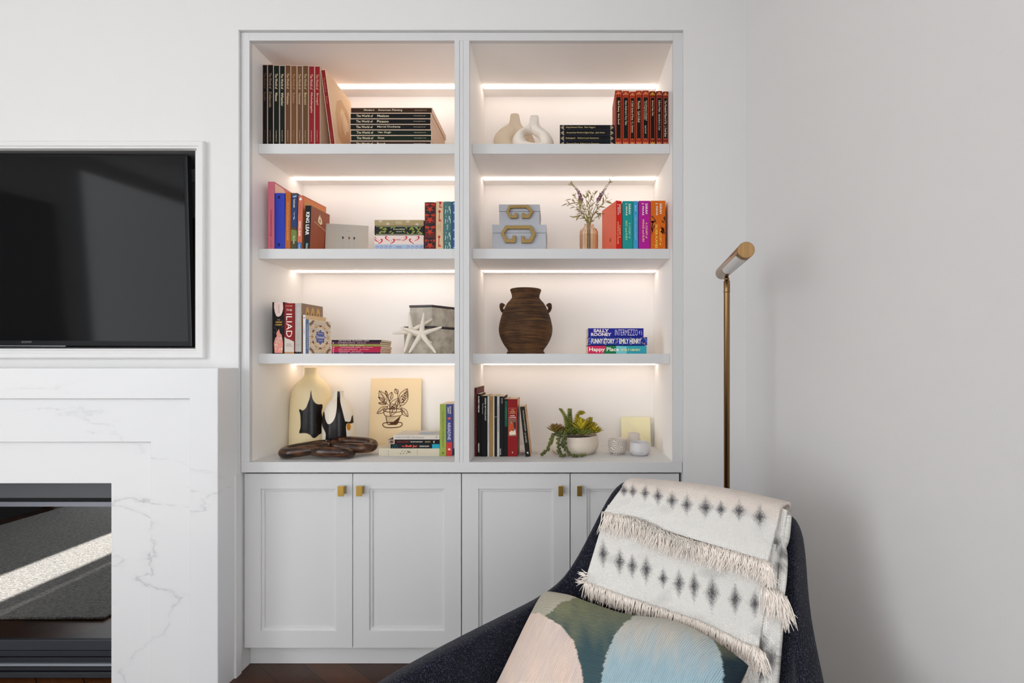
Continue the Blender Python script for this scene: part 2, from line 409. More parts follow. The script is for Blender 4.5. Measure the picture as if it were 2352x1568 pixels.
# ------------------------------------------------------------------ fireplace
fs = thing('fireplace_surround', 'stepped white stone fireplace surround with grey veining', 'fireplace')
CX = -2.03
def band(xo, zo, xi, zi, y0, y1):
    w0, w1 = CX - (xo - CX), CX - (xi - CX)
    return prism([(xo, 0), (xo, zo), (w0, zo), (w0, 0), (w1, 0), (w1, zi), (xi, zi), (xi, 0)], y0, y1)
xo = -1.2178
x1_, z1_ = PX(435.5, 1.727), PZ(915.5, 1.727); x2_, z2_ = PX(345, 1.743), PZ(1015, 1.743); x3_, z3_ = PX(255, 1.759), PZ(1110, 1.759)
mesh('outer_band', band(xo, PZ(845, 1.727), x1_, z1_, 1.727, YW - .0005), M_STONE, fs, bev=.0026)
mesh('middle_band', band(x1_ - .0003, z1_ - .0003, x2_, z2_, 1.743, YW - .0005), M_STONE, fs, bev=.0026)
mesh('inner_band', band(x2_ - .0003, z2_ - .0003, x3_, z3_, 1.759, YW - .0005), M_STONE, fs, bev=.0026)
fi = thing('fireplace_insert', 'black glass-fronted gas fire set in the stone surround', 'fireplace')
YI = 1.80; f0, f1 = -2.43, -1.622
def fb(name, y0, y1, Y0, Y1, m, **k): return mesh(name, box(f0, f1, Y0, Y1, PZ(y1, Y0), PZ(y0, Y0)), m, fi, **k)
fb('top_panel', 1106, 1143, YI, YI + .02, mat((70, 72, 76), .45, .3))
fb('upper_bar', 1152.5, 1163, YI, YI + .02, mat((118, 120, 128), .35, .6))
fb('lower_panel', 1470, 1493, YI + .004, YI + .02, mat((50, 53, 60), .45, .3), bev=.001)
gr_ = fb('slat_grille', 1494.5, 1507, YI + .006, YI + .02, mat((40, 43, 50), .45, .3), bev=.001)
fb('lower_slat', 1510, 1521, YI + .006, YI + .02, mat((38, 41, 47), .45, .3), bev=.001)
fb('silver_bar', 1524, 1529.5, YI, YI + .02, mat((168, 176, 184), .35, .6))
fb('lower_rail', 1531, 1539, YI + .002, YI + .02, mat((45, 48, 52), .4, .4))
fb('base_rail', 1544, 1556.5, YI, YI + .02, mat((52, 55, 60), .4, .4), bev=.001)
mesh('firebox', join(box(f0, f1, 2.03, 2.05, 0.002, FZ), box(f0, f0 + .01, 1.83, 2.03, 0.002, FZ), box(f1 - .01, f1, 1.83, 2.03, .002, FZ), box(f0, f1, 1.822, 1.83, PZ(1175, YI), FZ + .015), box(f0, f1, 1.822, 1.83, .002, PZ(1466, YI))), mat((14, 14, 15), .8), fi)
gl = bpy.data.materials.new('fire_glass'); gl.use_nodes = True; nt = gl.node_tree; nt.nodes.clear()
ot = nt.nodes.new('ShaderNodeOutputMaterial'); mx = nt.nodes.new('ShaderNodeMixShader'); tr = nt.nodes.new('ShaderNodeBsdfTransparent'); gs = nt.nodes.new('ShaderNodeBsdfGlossy'); fr_ = nt.nodes.new('ShaderNodeFresnel')
tr.inputs[0].default_value = (.35, .36, .38, 1); gs.inputs['Roughness'].default_value = .015; fr_.inputs[0].default_value = 3.0
nt.links.new(fr_.outputs[0], mx.inputs[0]); nt.links.new(tr.outputs[0], mx.inputs[1]); nt.links.new(gs.outputs[0], mx.inputs[2]); nt.links.new(mx.outputs[0], ot.inputs[0])
mesh('glass_pane', box(f0, f1, YI + .012, YI + .016, PZ(1471, YI), PZ(1162, YI)), gl, fi)
def rugm():
    g = N('rug_weave', .95, .1); tc = g.n('TexCoord')
    a = g.n('TexWave', {'Vector': (tc, 'Object'), 'Scale': 16, 'Distortion': 7, 'Detail': 4, 'Detail Scale': 6}, bands_direction='X')
    b = g.n('TexNoise', {'Vector': g.n('Mapping', {'Vector': (tc, 'Object'), 'Scale': (40, 110, 1)}), 'Scale': 1, 'Detail': 5, 'Roughness': .65})
    k = g.math('MULTIPLY', g.math('ADD', g.math('MULTIPLY', (a, 1), .35), .65), (b, 0))
    g.color(g.ramp(k, [(.2, (128, 128, 130)), (.6, (232, 230, 226))])); g.bump(k, 1, .012)
    return g.m
rg = mesh('rug', box(-4.05, -2.1, -1.9, 1.395, .001, .014), rugm(), bev=.005)
tag(rg, 'pale woven rug on the floor, seen mirrored in the fireplace glass', 'rug')

# ------------------------------------------------------------------ books
PAGE = mat((226, 208, 178), .85)
PAGEW = mat((232, 224, 208), .85)
def book(label, group, X, Y, z, t, h, d, cover, pages=PAGE, hard=True, bulge=0.0, rz=0, lean=0, laid=False, case=None, texts=(), spine=(), side=(), bands=(), parts=(), name='book'):
    """spine faces local -y, stands on local z=0; laid=True puts it on its side with the title reading left to right"""
    rot = (0, R(-90), R(rz)) if laid else (0, R(lean), R(rz))
    lift = t / 2 if laid else t / 2 * abs(math.sin(R(lean)))
    r = thing(name, label, 'book', (X, Y, z + lift), rot, group)
    if laid: r.rotation_mode = 'XYZ'
    tt = t; y0 = 0.0
    cm = mat(tuple(max(0, v - 4) for v in cover), .55, 0, .22) if not isinstance(cover, bpy.types.Material) else cover
    if case:
        c = .0014; m = mat(case, .75)
        mesh('slipcase', join(box(-t / 2, -t / 2 + c, 0, d, 0, h), box(t / 2 - c, t / 2, 0, d, 0, h), box(-t / 2 + c, t / 2 - c, 0, d, 0, c), box(-t / 2 + c, t / 2 - c, 0, d, h - c, h), box(-t / 2 + c, t / 2 - c, d - c, d, c, h - c)), m, r)
        tt = t - 2 * c - .0006
        mesh('book_spine', box(-tt / 2, tt / 2, -.0006, d - .006, c + .0006, h - c - .0006), cm, r, bev=.0012)
        y0 = -.0006
    else:
        b = .0022 if hard else .0006; n = 8 if bulge else 1
        arc = [(-tt / 2 + tt * i / n, -bulge * (1 - (2 * i / n - 1) ** 2)) for i in range(n + 1)]
        poly = [(-tt / 2, d)] + arc + [(tt / 2, d), (tt / 2 - b, d), (tt / 2 - b, b), (-tt / 2 + b, b), (-tt / 2 + b, d)]
        mesh('cover', prism(poly, 0, h, 'z'), cm, r)
        i = .003 if hard else .0004
        mesh('page_block', box(-tt / 2 + b, tt / 2 - b, b, d - i, i, h - i), pages, r)
    def conf(vf, e):
        return [(p[0], y0 - bulge * (1 - min(1, (2 * p[0] / tt) ** 2)) - e, p[2]) for p in vf[0]], vf[1]
    k = 0
    for u0, u1, v0, v1, rgb in bands:      # u along the title, v across the spine, fractions
        ns = 8 if bulge else 1; V, Fc = [], []
        for q in range(ns + 1):
            x = (v0 + (v1 - v0) * q / ns - .5) * tt; V += [(x, 0, h * (1 - u1)), (x, 0, h * (1 - u0))]
        Fc = [(2 * q, 2 * q + 2, 2 * q + 3, 2 * q + 1) for q in range(ns)]
        k += 1
        mesh('spine_band', conf((V, Fc), .0003 + .0001 * k), mat(rgb, .55, 0, .2), r, norm=False)
    if spine:
        by = {}
        for rgb, poly in spine: by.setdefault(rgb, []).append([((v - .5) * tt, h * (1 - u)) for u, v in poly])
        for rgb, ps in by.items():
            k += 1; mesh('spine_pattern', conf(flat(ps, 0), .0004 + .0001 * k), mat(rgb, .55, 0, .2), r)
    for q in texts:
        body, u, L, v, H, rgb = q[:6]; bold = q[6] if len(q) > 6 else .01; hz = len(q) > 7 and q[7]
        o = ((v - .5) * tt, 0, h * (1 - u))
        vf = lettering(body, L * tt, H * h, o, (1, 0, 0), (0, 0, 1), bold) if hz else lettering(body, L * h, H * tt, o, (0, 0, -1), (1, 0, 0), bold)
        mesh('title_text', conf(vf, .0010), mat(rgb, .45), r)
    if side:                                # printing on the board that faces the middle of the room (+x), in (y, z) fractions
        by = {}
        for rgb, poly in side: by.setdefault(rgb, []).append([(a * d, c * h) for a, c in poly])
        kk = 0
        for rgb, ps in by.items():
            kk += 1; mesh('cover_print', flat(ps, tt / 2 + .0003 * kk if not case else t / 2 + .0003 * kk, 'x'), mat(rgb, .45), r)
    return r
def stand(label, group, x0, x1, yt, Y, sz, d, cover, **k):
    t = (x1 - x0) * Y / F
    return book(label, group, PX((x0 + x1) / 2, Y), Y, sz + .0003, t - .0004, PZ(yt, Y) - sz, d, cover, **k)
def lay(label, group, x0, x1, y0, y1, Y, d, cover, z=None, **k):
    zb = PZ(y1, Y) if z is None else z
    return book(label, group, PX(x1, Y), Y, zb + .0002, PZ(y0, Y) - PZ(y1, Y) - .0003, (x1 - x0) * Y / F, d, cover, laid=True, **k)
S1, S2, S3 = SHELF
Q = 1.93
CASE = (206, 178, 158); CREAM = (236, 220, 186); GOLD = (198, 162, 92)

# top left: slipcased art books
TL = 'The World of'; TLA = 'TIME-LIFE LIBRARY OF ART'
G1 = 'slipcased art books standing on the top left shelf'
rows = [('Rodin', (9, 7, 7), (96, 62, 46), 'black slipcased art book at the far left end of the top shelf, faded lettering'),
        ('Delacroix', (9, 8, 8), (168, 140, 110), 'second black slipcased art book from the left end of the top shelf'),
        ('Manet', (8, 22, 14), (232, 214, 180), 'very dark green slipcased art book just right of the two black ones'),
        ('Whistler', (8, 20, 14), (232, 214, 180), 'dark green slipcased art book touching the first brown one'),
        ('Watteau', (98, 62, 38), (214, 184, 140), 'first brown slipcased art book from the left, beside a dark green one'),
        ('Rubens', (112, 74, 42), (170, 128, 84), 'second brown slipcased art book from the left, faint lettering'),
        ('Vermeer', (104, 72, 48), (206, 176, 136), 'third brown slipcased art book from the left, second before the reds'),
        ('Bernini', (96, 68, 42), (204, 178, 130), 'last brown slipcased art book, touching the first red one'),
        ('Michelangelo', (136, 24, 34), (230, 180, 160), 'first red slipcased art book, touching the last brown one'),
        ('Bruegel', (140, 20, 28), (224, 168, 140), 'upright red slipcased art book next to the leaning one')]
edges = [602.6, 614.4, 628, 642, 655, 668, 682, 695, 708.5, 722.5, 735.5]
tops = [148.5, 148.5, 150, 150.5, 149.5, 150.5, 151, 150.5, 151.5, 152]
for i, (nm, c, tc, lb) in enumerate(rows):
    stand(lb, G1, edges[i], edges[i + 1], tops[i], Q + .001 * (i % 3), S1, .235, c, case=CASE,
          texts=[(TL, .20, .19, .52, .5, tc), (nm, .345 + len(nm) * .0095, .021 * len(nm), .52, .5, tc), (TLA, .87, .14, .5, .16, tc, 0)])
ang = [(.18, .18), (.18, .50), (.32, .72), (.52, .82), (.80, .74), (.90, .60), (.90, .20), (.76, .12), (.34, .12)]
fig = [(.40, .60), (.52, .70), (.60, .66), (.72, .56), (.70, .44), (.58, .40), (.50, .30), (.44, .42)]
lx = (759.8 + 770.5) / 2
r = book('red slipcased art book leaning left, tan picture on its side', G1, PX(lx, Q), Q, S1 + .0003, .0186, .3085, .235, (126, 22, 28), case=(238, 208, 172), lean=-7.6,
         texts=[(TL, .20, .19, .52, .5, (190, 90, 80)), ('Dürer', .40, .1, .52, .5, (190, 90, 80)), (TLA, .87, .14, .5, .16, (190, 90, 80), 0)],
         side=[((214, 170, 116), ang), ((236, 204, 158), fig), ((198, 152, 98), [(.60, .66), (.66, .70), (.74, .60), (.72, .55)]), ((226, 188, 136), [(.46, .30), (.52, .44), (.5, .62), (.44, .55), (.40, .36)])])
ST = [('Modern    American Painting', (58, 34, 16), 805.5, 992.5, 'dark brown slipcased art book, topmost of the stack titled Modern American Painting'),
      ('Matisse', (12, 10, 9), 804.5, 990, 'black slipcased art book directly under the dark brown top one'),
      ('Picasso', (10, 9, 9), 804, 989.5, 'black slipcased art book, third from the top of the flat stack'),
      ('Marcel Duchamp', (12, 11, 11), 804, 989.5, 'black slipcased art book, fourth from the top, just over the green ones'),
      ('Van Gogh', (10, 28, 16), 805, 991, 'dark green slipcased art book, upper of two in the flat stack'),
      ('Goya', (12, 30, 14), 805.5, 991, 'dark green slipcased art book, lower of two in the flat stack'),
      ('Bosch', (56, 34, 24), 804, 990, 'brown slipcased art book at the very bottom of the flat stack')]
for i, (nm, c, x0, x1, lb) in enumerate(ST):
    zb = S1 + .0222 * (6 - i); y1 = VY - (zb - E) * F / Q; y0 = VY - (zb + .0222 - E) * F / Q
    tx = [(nm, .40, .47, .5, .52, CREAM)] if i == 0 else [(TL, .18, .205, .5, .5, CREAM), (nm, .335 + .0105 * len(nm), .0205 * len(nm), .5, .5, CREAM)]
    lay(lb, 'slipcased art books stacked flat on the top left shelf', x0, x1, y0, y1, Q, .235, c, case=(226, 196, 172), texts=tx + [(TLA, .86, .15, .5, .14, CREAM, 0)])

# top right: classics with black spine labels
def fan(u, s):      # little palmette at a spine end, s=+1 opens downward
    o = []
    for a in (-.55, 0, .55):
        o.append([(u, .5), (u + s * .052, .5 + .55 * a - .09), (u + s * .066, .5 + .62 * a), (u + s * .052, .5 + .55 * a + .09)])
    return o
def frame_lines(u0, u1, rgb):
    return [(u0, u0 + .005, .16, .84, rgb), (u1 - .005, u1, .16, .84, rgb), (u0, u1, .14, .18, rgb), (u0, u1, .82, .86, rgb)]
RB = [(1412.7, 1428.4, 208, 'Black Beauty  Anna Sewell', .40, .42, 'leftmost of the orange-red classics with black spine labels, beside the flat navy stack'),
      (1429.3, 1445.3, 209.5, "Hans Andersen's Fairy Tales", .40, .44, 'orange-red classic titled with Fairy Tales, second in from the navy stack'),
      (1446.2, 1459.2, 211, "A Child's Garden of Verses   R. L. Stevenson", .46, .58, 'narrow orange-red classic titled A Child\'s Garden of Verses'),
      (1460, 1474.4, 208.8, 'Pinocchio   Carlo Collodi', .38, .38, 'orange-red classic just left of the one with two lines of title'),
      (1475.2, 1490.6, 208.5, "Alice's Adventures in Wonderland", .36, .36, 'orange-red classic with its title in two small lines'),
      (1491.8, 1505.4, 210, "Grimm's Fairy Tales", .31, .28, 'dark red classic with a bright gold ornament, third from the right end'),
      (1506.6, 1521, 209.6, 'A Book of Myths   selected by A. L. Cross', .44, .54, 'orange-red classic titled A Book of Myths, second from the right end'),
      (1522.2, 1535, 210.7, 'The Wonderful Wizard of Oz   L. Frank Baum', .50, .66, 'dark red classic at the right end of the top shelf')]
for i, (x0, x1, yt, ti, u, L, lb) in enumerate(RB):
    c = (168, 50, 22) if i < 5 else (128, 34, 22); og = (236, 150, 96) if i != 5 else (232, 180, 50)
    txs = [(ti, u, L, .5, .40, CREAM, 0)]
    if i == 4: txs = [(ti, u, L, .62, .24, CREAM, 0), ('and Through the Looking Glass', u, L * .9, .36, .24, CREAM, 0), ('Lewis Carroll', .70, .14, .5, .26, CREAM, 0)]
    stand(lb, 'classics standing on the top right shelf', x0, x1, yt, Q, S1, .13, c, bulge=.0018, rz=-1.5 if i == 0 else 0,
          bands=[(.115, .875, .16, .84, (10, 8, 8))] + frame_lines(.115, .875, (200, 90, 44)), spine=[(og, q) for q in fan(.015, 1) + fan(.985, -1)] + [(og, [(.86, .3), (.862, .7), (.866, .7), (.866, .3)])], texts=txs)
NV = [("King Solomon's Mines   Rider Haggard", .38, .53, 'navy classic on top of the small flat stack by the red row'),
      ('Around the World in Eighty Days   Jules Verne', .47, .70, 'navy classic second from the top, titled Around the World in Eighty Days'),
      ('Kidnapped    Robert Louis Stevenson', .41, .60, 'navy classic titled Kidnapped, third in the small flat stack'),
      ('Treasure Island   Robert Louis Stevenson', .42, .6, 'navy classic at the bottom of the small flat stack')]
for i, (ti, u, L, lb) in enumerate(NV):
    h = .02155; zb = S1 + h * (3 - i); y1 = VY - (zb - E) * F / Q; y0 = VY - (zb + h - E) * F / Q
    lay(lb, 'navy classics stacked on the top right shelf', 1286, 1411.3, y0, y1, Q, .13, (16, 18, 34), bulge=.0018,
        bands=[(.10, .86, .16, .84, (9, 9, 13))], spine=[((208, 186, 140), q) for q in fan(.015, 1) + fan(.985, -1)], texts=[(ti, u, L, .5, .38, (222, 200, 140), 0)])

# second row left
G2 = 'books standing at the left of the second shelf'
stand('tall pink book against the left side of the second shelf', G2, 615.3, 630.2, 417.3, Q, S2, .205, (206, 112, 128), texts=[('The Stories Behind the Songs', .60, .40, .5, .4, (170, 30, 50)), ('JOHN BURKE', .905, .1, .5, .2, (150, 40, 60), 0)],
      side=[((238, 190, 170), [(.02, .5), (.02, .98), (.98, .98), (.98, .5)]), ((222, 120, 110), [(.3, .98), (.98, .98), (.98, .60), (.55, .82)])])
stand('bright blue cloth book between the pink and the orange-brown books', G2, 630.6, 654.4, 443.9, Q + .002, S2, .15, mat((18, 44, 168), .6, bump=.3, bscale=900), bulge=.003, spine=[((10, 14, 60), [(.05, .36), (.05, .56), (.1, .56), (.1, .36)]), ((10, 14, 60), [(.88, .36), (.88, .56), (.935, .56), (.935, .36)])])
stand('orange-brown book right of the bright blue one', G2, 654.8, 666.8, 442, Q + .002, S2, .15, (184, 100, 40), hard=False, lean=.6, texts=[('SAGA OF THE VOLSUNGS and the SAGA OF RAGNAR', .5, .66, .5, .34, (226, 170, 110), 0)])
stand('dark blue spined book with a pale figure above a green patch', G2, 667.8, 681.6, 443.5, Q + .003, S2, .135, (44, 62, 108), hard=False, lean=.9,
      bands=[(.64, .84, 0, 1, (112, 128, 62)), (.84, 1, 0, 1, (74, 70, 48)), (0, .045, 0, 1, (78, 72, 78))],
      spine=[((206, 214, 226), [(.31, .62), (.36, .50), (.44, .56), (.47, .44), (.45, .38), (.40, .5), (.36, .42)]), ((150, 180, 214), [(.06, .1), (.05, .5), (.04, .9), (.07, .8), (.08, .4)]), ((80, 60, 40), [(.58, 0), (.62, 1), (.66, 1), (.62, 0)])],
      texts=[('Frankenstein', .18, .15, .5, .34, (224, 222, 190)), ('Mary Shelley', .82, .14, .5, .34, (226, 226, 200))])
r = stand('salmon book with a white maple leaf at the top of its spine', G2, 682, 693.6, 449, Q + .003, S2, .148, (206, 112, 86), hard=False, rz=-8.5, lean=1.5, bands=[(.86, 1, 0, 1, (64, 104, 158))],
      spine=[((244, 236, 228), [(.03, .5), (.055, .62), (.06, .8), (.08, .72), (.09, .56), (.105, .5), (.09, .44), (.08, .28), (.06, .2), (.055, .38)])],
      texts=[('KING LEAR', .61, .27, .5, .46, (244, 232, 222), .02), ('SHAKESPEARE', .25, .16, .5, .26, (178, 84, 62), 0), ('FOLGER', .93, .09, .5, .3, (220, 230, 244))],
      side=[((224, 128, 66), [(.02, .02), (.02, .98), (.98, .98), (.98, .02)]), ((206, 150, 70), [(.08, .55), (.08, .9), (.94, .9), (.94, .55)]), ((176, 112, 46), [(.2, .6), (.3, .8), (.5, .72), (.66, .84), (.9, .66), (.9, .58)])])
def speck(n, a0, a1, c0, c1, s=.004):
    o = []
    for _ in range(n):
        a, c = random.uniform(a0, a1), random.uniform(c0, c1); o.append([(a, c - s), (a + s * 1.3, c), (a, c + s), (a - s * 1.3, c)])
    return o
r = stand('black-spined book with a speckled rust cover, in front of the salmon one', G2, 697.2, 712, 472.4, Q - .006, S2, .122, (20, 18, 26), hard=False, rz=-7.5, lean=2.2,
      texts=[('KING LEAR', .41, .52, .5, .62, (240, 236, 230), .025), ('PENGUIN', .93, .09, .5, .3, (220, 210, 200))], spine=[((60, 170, 190), [(.855, .35), (.85, .55), (.86, .7), (.885, .62), (.885, .38)])],
      side=[((158, 78, 48), [(.0, 0), (.0, 1), (1, 1), (1, 0)])] + [((206, 156, 116), q) for q in speck(60, .06, .95, .03, .95)] + [((244, 226, 180), [(.36, .70), (.38, .80), (.44, .86), (.46, .90), (.48, .84), (.56, .80), (.60, .70), (.50, .66)]), ((168, 88, 54), [(.44, .72), (.46, .79), (.49, .79), (.50, .71)]), ((236, 210, 170), [(.16, .665), (.17, .675), (.84, .565), (.83, .555)])])
# grey print leaning
YC0, YC1 = 2.02, 2.075
def card(label, corners, th, m, name, cat):
    t = thing(name, label, cat)
    tl, tr_, br, bl = [Vector(c) for c in corners]; n = (tr_ - tl).cross(bl - tl).normalized()
    if n.y < 0: n = -n
    v = [tl, tr_, br, bl] + [p + n * th for p in (tl, tr_, br, bl)]
    mesh('panel', (v, [(0, 1, 2, 3), (4, 5, 6, 7), (0, 1, 5, 4), (1, 2, 6, 5), (2, 3, 7, 6), (3, 0, 4, 7)]), m, t)
    return t, tl - n * .0006, (tr_ - tl), (bl - tl)
def on(o, ex, ey, polys):
    V, Fc = [], []
    for p in polys:
        n = len(V); V += [o + ex * a + ey * b for a, b in p]; Fc.append(tuple(range(n, n + len(p))))
    return V, Fc
zc = S2 + .0005
tl, tr_ = P(748.5, 512.8, YC0), P(846.4, 518.6, YC1)
t, o, ex, ey = card('low grey card printed with three thin-stemmed dark flowers', [tl, tr_, Vector((tr_.x, tr_.y - .008, zc)), Vector((tl.x, tl.y - .008, zc))], .006, mat((186, 178, 166), .8), 'art_card', 'card')
for px, c in ((.40, (48, 40, 58)), (.545, (128, 72, 48)), (.665, (58, 36, 38))):
    q = [[(px + .022 * math.cos(a) * (1 + .35 * math.cos(3 * a)), .43 + .045 * math.sin(a) * (1 + .3 * math.cos(5 * a))) for a in [i * math.pi / 8 for i in range(16)]]]
    mesh('flower_print', on(o, ex, ey, q), mat(c, .7), t)
    mesh('stem_print', on(o, ex, ey, [[(px - .004, .48), (px + .004, .48), (px + .005, .84), (px - .005, .84)]]), mat((160, 166, 160), .7), t)
mesh('caption_text', lettering('PERFUME', .02, .0022, o + ex * .52 + ey * .21, ex.normalized(), -ey.normalized()), mat((130, 122, 112), .7), t)

# clothbound classics
def star(u, v, ru, rv, n=8, inner=.45, ph=0):
    return [(u + (ru if i % 2 == 0 else ru * inner) * math.cos(ph + math.pi * i / n), v + (rv if i % 2 == 0 else rv * inner) * math.sin(ph + math.pi * i / n)) for i in range(2 * n)]
def leafp(u, v, lu, lv, a):
    c, s_ = math.cos(a), math.sin(a); o = []
    for i in range(10):
        q = 2 * math.pi * i / 10; x = math.cos(q); y = .36 * math.sin(q) * (1 - .3 * x)
        o.append((u + lu * (x * c - y * s_), v + lv * (x * s_ + y * c)))
    return o
def clampv(polys): return [(rgb, [(min(max(u, .005), .995), min(max(v, .03), .97)) for u, v in p]) for rgb, p in polys]
GC = 'clothbound classics stacked on the second shelf'
pat1 = [((206, 200, 186), star(.12 + .18 * i + .03 * math.sin(i * 5), .5 + .3 * math.cos(i * 2.3), .06, .42, 9, .25)) for i in range(5) if i != 2]
pat2 = []
for i in range(44):
    u = random.uniform(.04, .96)
    if .36 < u < .66 and i % 3: continue
    v = random.choice([.2, .35, .65, .8]); pat2.append(((142, 150, 70), leafp(u, v, .032, .20, random.choice([.5, -.5, 2.4, -2.2]))))
def birdp(u, v, s, f):
    return [[(u - .045 * s * f, v + .16 * s), (u - .015 * s * f, v + .24 * s), (u + .02 * s * f, v + .05 * s), (u + .05 * s * f, v - .30 * s), (u - .01 * s * f, v - .16 * s), (u - .04 * s * f, v - .02 * s)]]
pat3 = []
for u, v, f in ((.03, .55, 1), (.12, .35, -1), (.26, .66, 1), (.37, .35, -1), (.62, .66, -1), (.75, .38, 1), (.87, .66, -1)):
    pat3 += [((192, 44, 58), q) for q in birdp(u, v, 1.1, f)]; pat3.append(((240, 226, 220), star(u - .012 * f, v + .07, .009, .06, 4, .9)))
pat4 = []
for i in range(11):
    u = .05 + .09 * i
    if 4 <= i <= 6: continue
    a = [(u + .034 * math.cos(q) * (1 - q / 9), .5 + .36 * math.sin(q) * (1 - q / 9)) for q in [k * .5 for k in range(14)]]
    b = [(u + .024 * math.cos(q) * (1 - q / 9), .5 + .25 * math.sin(q) * (1 - q / 9)) for q in [k * .5 for k in range(14)]]
    pat4.append(((140, 116, 164), a + b[::-1]))
CB = [((168, 148, 106), 505, 518.6, pat1, 'MIDDLEMARCH', 'GEORGE ELIOT', (226, 216, 190), 'tan clothbound book with pale dandelions, top of the flat cloth stack'),
      ((12, 14, 12), 518.8, 539.8, pat2, 'The Tenant of Wildfell Hall', 'ANNE BRONTË', (206, 206, 170), 'black clothbound book with green leaves, second in the cloth stack'),
      ((228, 208, 200), 540, 561.6, pat3, 'CRANFORD', 'GASKELL', (184, 120, 120), 'pale clothbound book with red birds, third in the cloth stack'),
      ((164, 184, 206), 561.8, 577.2, pat4, 'EMMA', 'JANE AUSTEN', (120, 110, 150), 'light blue clothbound book with mauve swirls, bottom of the cloth stack')]
YL = 1.945
for c, y0, y1, pt, ti, au, tc, lb in CB:
    m = mat(c, .75, bump=.25, bscale=1200)
    lay(lb, GC, 860.8, 973.4, y0, y1, YL, .13, m, bulge=.003, spine=clampv(pt), z=max(PZ(y1, YL), S2),
        texts=[(ti, .5, .24 if len(ti) > 12 else .13, .62, .17, tc), (au, .5, .12, .36, .14, tc)] if c[0] < 220 else [(ti, .47, .1, .5, .14, tc, .01), (au, .51, .1, .5, .12, tc)],
        bands=[(.03, .97, .06, .10, tc), (.03, .97, .90, .94, tc)] if c[0] == 12 else ())
GU = 'clothbound classics standing by the divider'
pr = []
for u in (.05, .27, .52, .80):
    for v in (.2, .8): pr.append(((178, 52, 30), leafp(u, v, .07, .26, 1.57 if v < .5 else -1.57)))
    pr.append(((188, 56, 30), star(u + .1, .5, .075, .42, 5, .35)))
    pr.append(((40, 36, 40), star(u + .02, .5, .03, .2, 4, .5)))
stand('dark red and black clothbound book with leaf pattern, right of the cloth stack', GU, 975.4, 1000.6, 464.8, Q + .003, S2, .13, mat((92, 26, 20), .75, bump=.25, bscale=1200), bulge=.003,
      bands=[(.12, .30, .08, .92, (44, 38, 42)), (.44, .62, .08, .92, (44, 38, 42)), (.74, .92, .08, .92, (44, 38, 42))], spine=clampv(pr), texts=[('JANE EYRE', .545, .55, .5, .025, (206, 70, 40), .01, True)])
def keyp(u, v, du):
    return [star(u, v, .036, .20, 4, .75), [(u, v - .05), (u + du, v - .13), (u + du, v - .02), (u, v + .05)], [(u + du * .8, v - .12), (u + du * .8, v + .22), (u + du * .9, v + .2), (u + du * .9, v - .1)], [(u + du * .94, v - .12), (u + du * .94, v + .26), (u + du * 1.02, v + .26), (u + du * 1.02, v - .1)]]
stand('cream clothbound book with red keys', GU, 1001.2, 1018.6, 462.9, Q + .004, S2, .13, mat((214, 182, 144), .75, bump=.25, bscale=1200), bulge=.003,
      spine=clampv([((184, 40, 48), q) for q in keyp(.03, .6, .10) + keyp(.21, .5, .20) + keyp(.73, .45, .2)]), texts=[('Great Expectations', .53, .17, .6, .16, (150, 110, 90)), ('DICKENS', .53, .1, .36, .12, (150, 110, 90))])
def chairp(u):
    return [[(u, .25), (u, .82), (u + .012, .82), (u + .012, .25)], [(u, .72), (u + .07, .78), (u + .075, .68), (u + .01, .62)], [(u + .06, .18), (u + .05, .86), (u + .075, .86), (u + .08, .2)], [(u + .07, .2), (u + .15, .16), (u + .15, .22), (u + .075, .28)], [(u + .07, .78), (u + .15, .82), (u + .15, .88), (u + .07, .86)], [(u + .075, .5), (u + .12, .48), (u + .12, .53), (u + .075, .55)]]
stand('teal clothbound book with white chairs', GU, 1019.6, 1037.8, 463.3, Q + .004, S2, .13, mat((70, 112, 112), .75, bump=.25, bscale=1200), bulge=.003,
      spine=clampv([((206, 222, 222), q) for u in (.10, .30, .64, .84) for q in chairp(u)]), texts=[('Bleak House', .53, .1, .5, .2, (200, 220, 220))])
stand('blue clothbound book half hidden by the divider', GU, 1038.4, 1054, 462.9, Q + .004, S2, .13, mat((52, 92, 140), .75, bump=.25, bscale=1200), bulge=.003,
      spine=clampv([((150, 190, 222), star(.05 + .09 * i, .3 + .4 * (i % 2), .035, .25, 5, .3)) for i in range(11)]))

# second row right: five bright fantasy paperbacks
GM = 'bright paperbacks in a row on the second shelf'
WT = (246, 240, 228)
stand('red paperback turned to show its coral cover, beside the flower vase', GM, 1414.9, 1428.6, 461.2, Q, S2, .138, (216, 34, 26), hard=False, rz=19, bands=(),
      texts=[('SARAH', .16, .18, .66, .26, WT, .02), ('J. MAAS', .18, .22, .30, .26, WT, .02), ('A COURT of', .62, .26, .66, .24, (250, 206, 150), .02), ('THORNS and ROSES', .65, .46, .30, .24, (250, 206, 150), .02)])
cov = COL.objects[-1]
rr = [o for o in bpy.data.objects if o.get('label', '').startswith('red paperback turned')][0]
hh = PZ(461.2, Q) - S2; dd = .138; tt_ = (1428.6 - 1414.9) * Q / F - .0004
mesh('cover_print', ([(-tt_ / 2 - .0003, 0.001, .001), (-tt_ / 2 - .0003, dd - .001, .001), (-tt_ / 2 - .0003, dd - .001, hh - .001), (-tt_ / 2 - .0003, 0.001, hh - .001)], [(0, 1, 2, 3)]), mat((236, 112, 84), .5), rr)
V, Fc = [], []
for i in range(34):
    z = hh * (i - 10) / 26; V0 = len(V); q = []
    for y, zz in ((.004, z), (dd - .004, z + .05), (dd - .004, z + .0508), (.004, z + .0008)):
        q.append((-tt_ / 2 - .0006, y, zz))
    if q[0][2] > .004 and q[1][2] < hh - .004: V += q; Fc.append((V0, V0 + 1, V0 + 2, V0 + 3))
mesh('cover_lines', (V, Fc), mat((206, 80, 60), .5), rr)
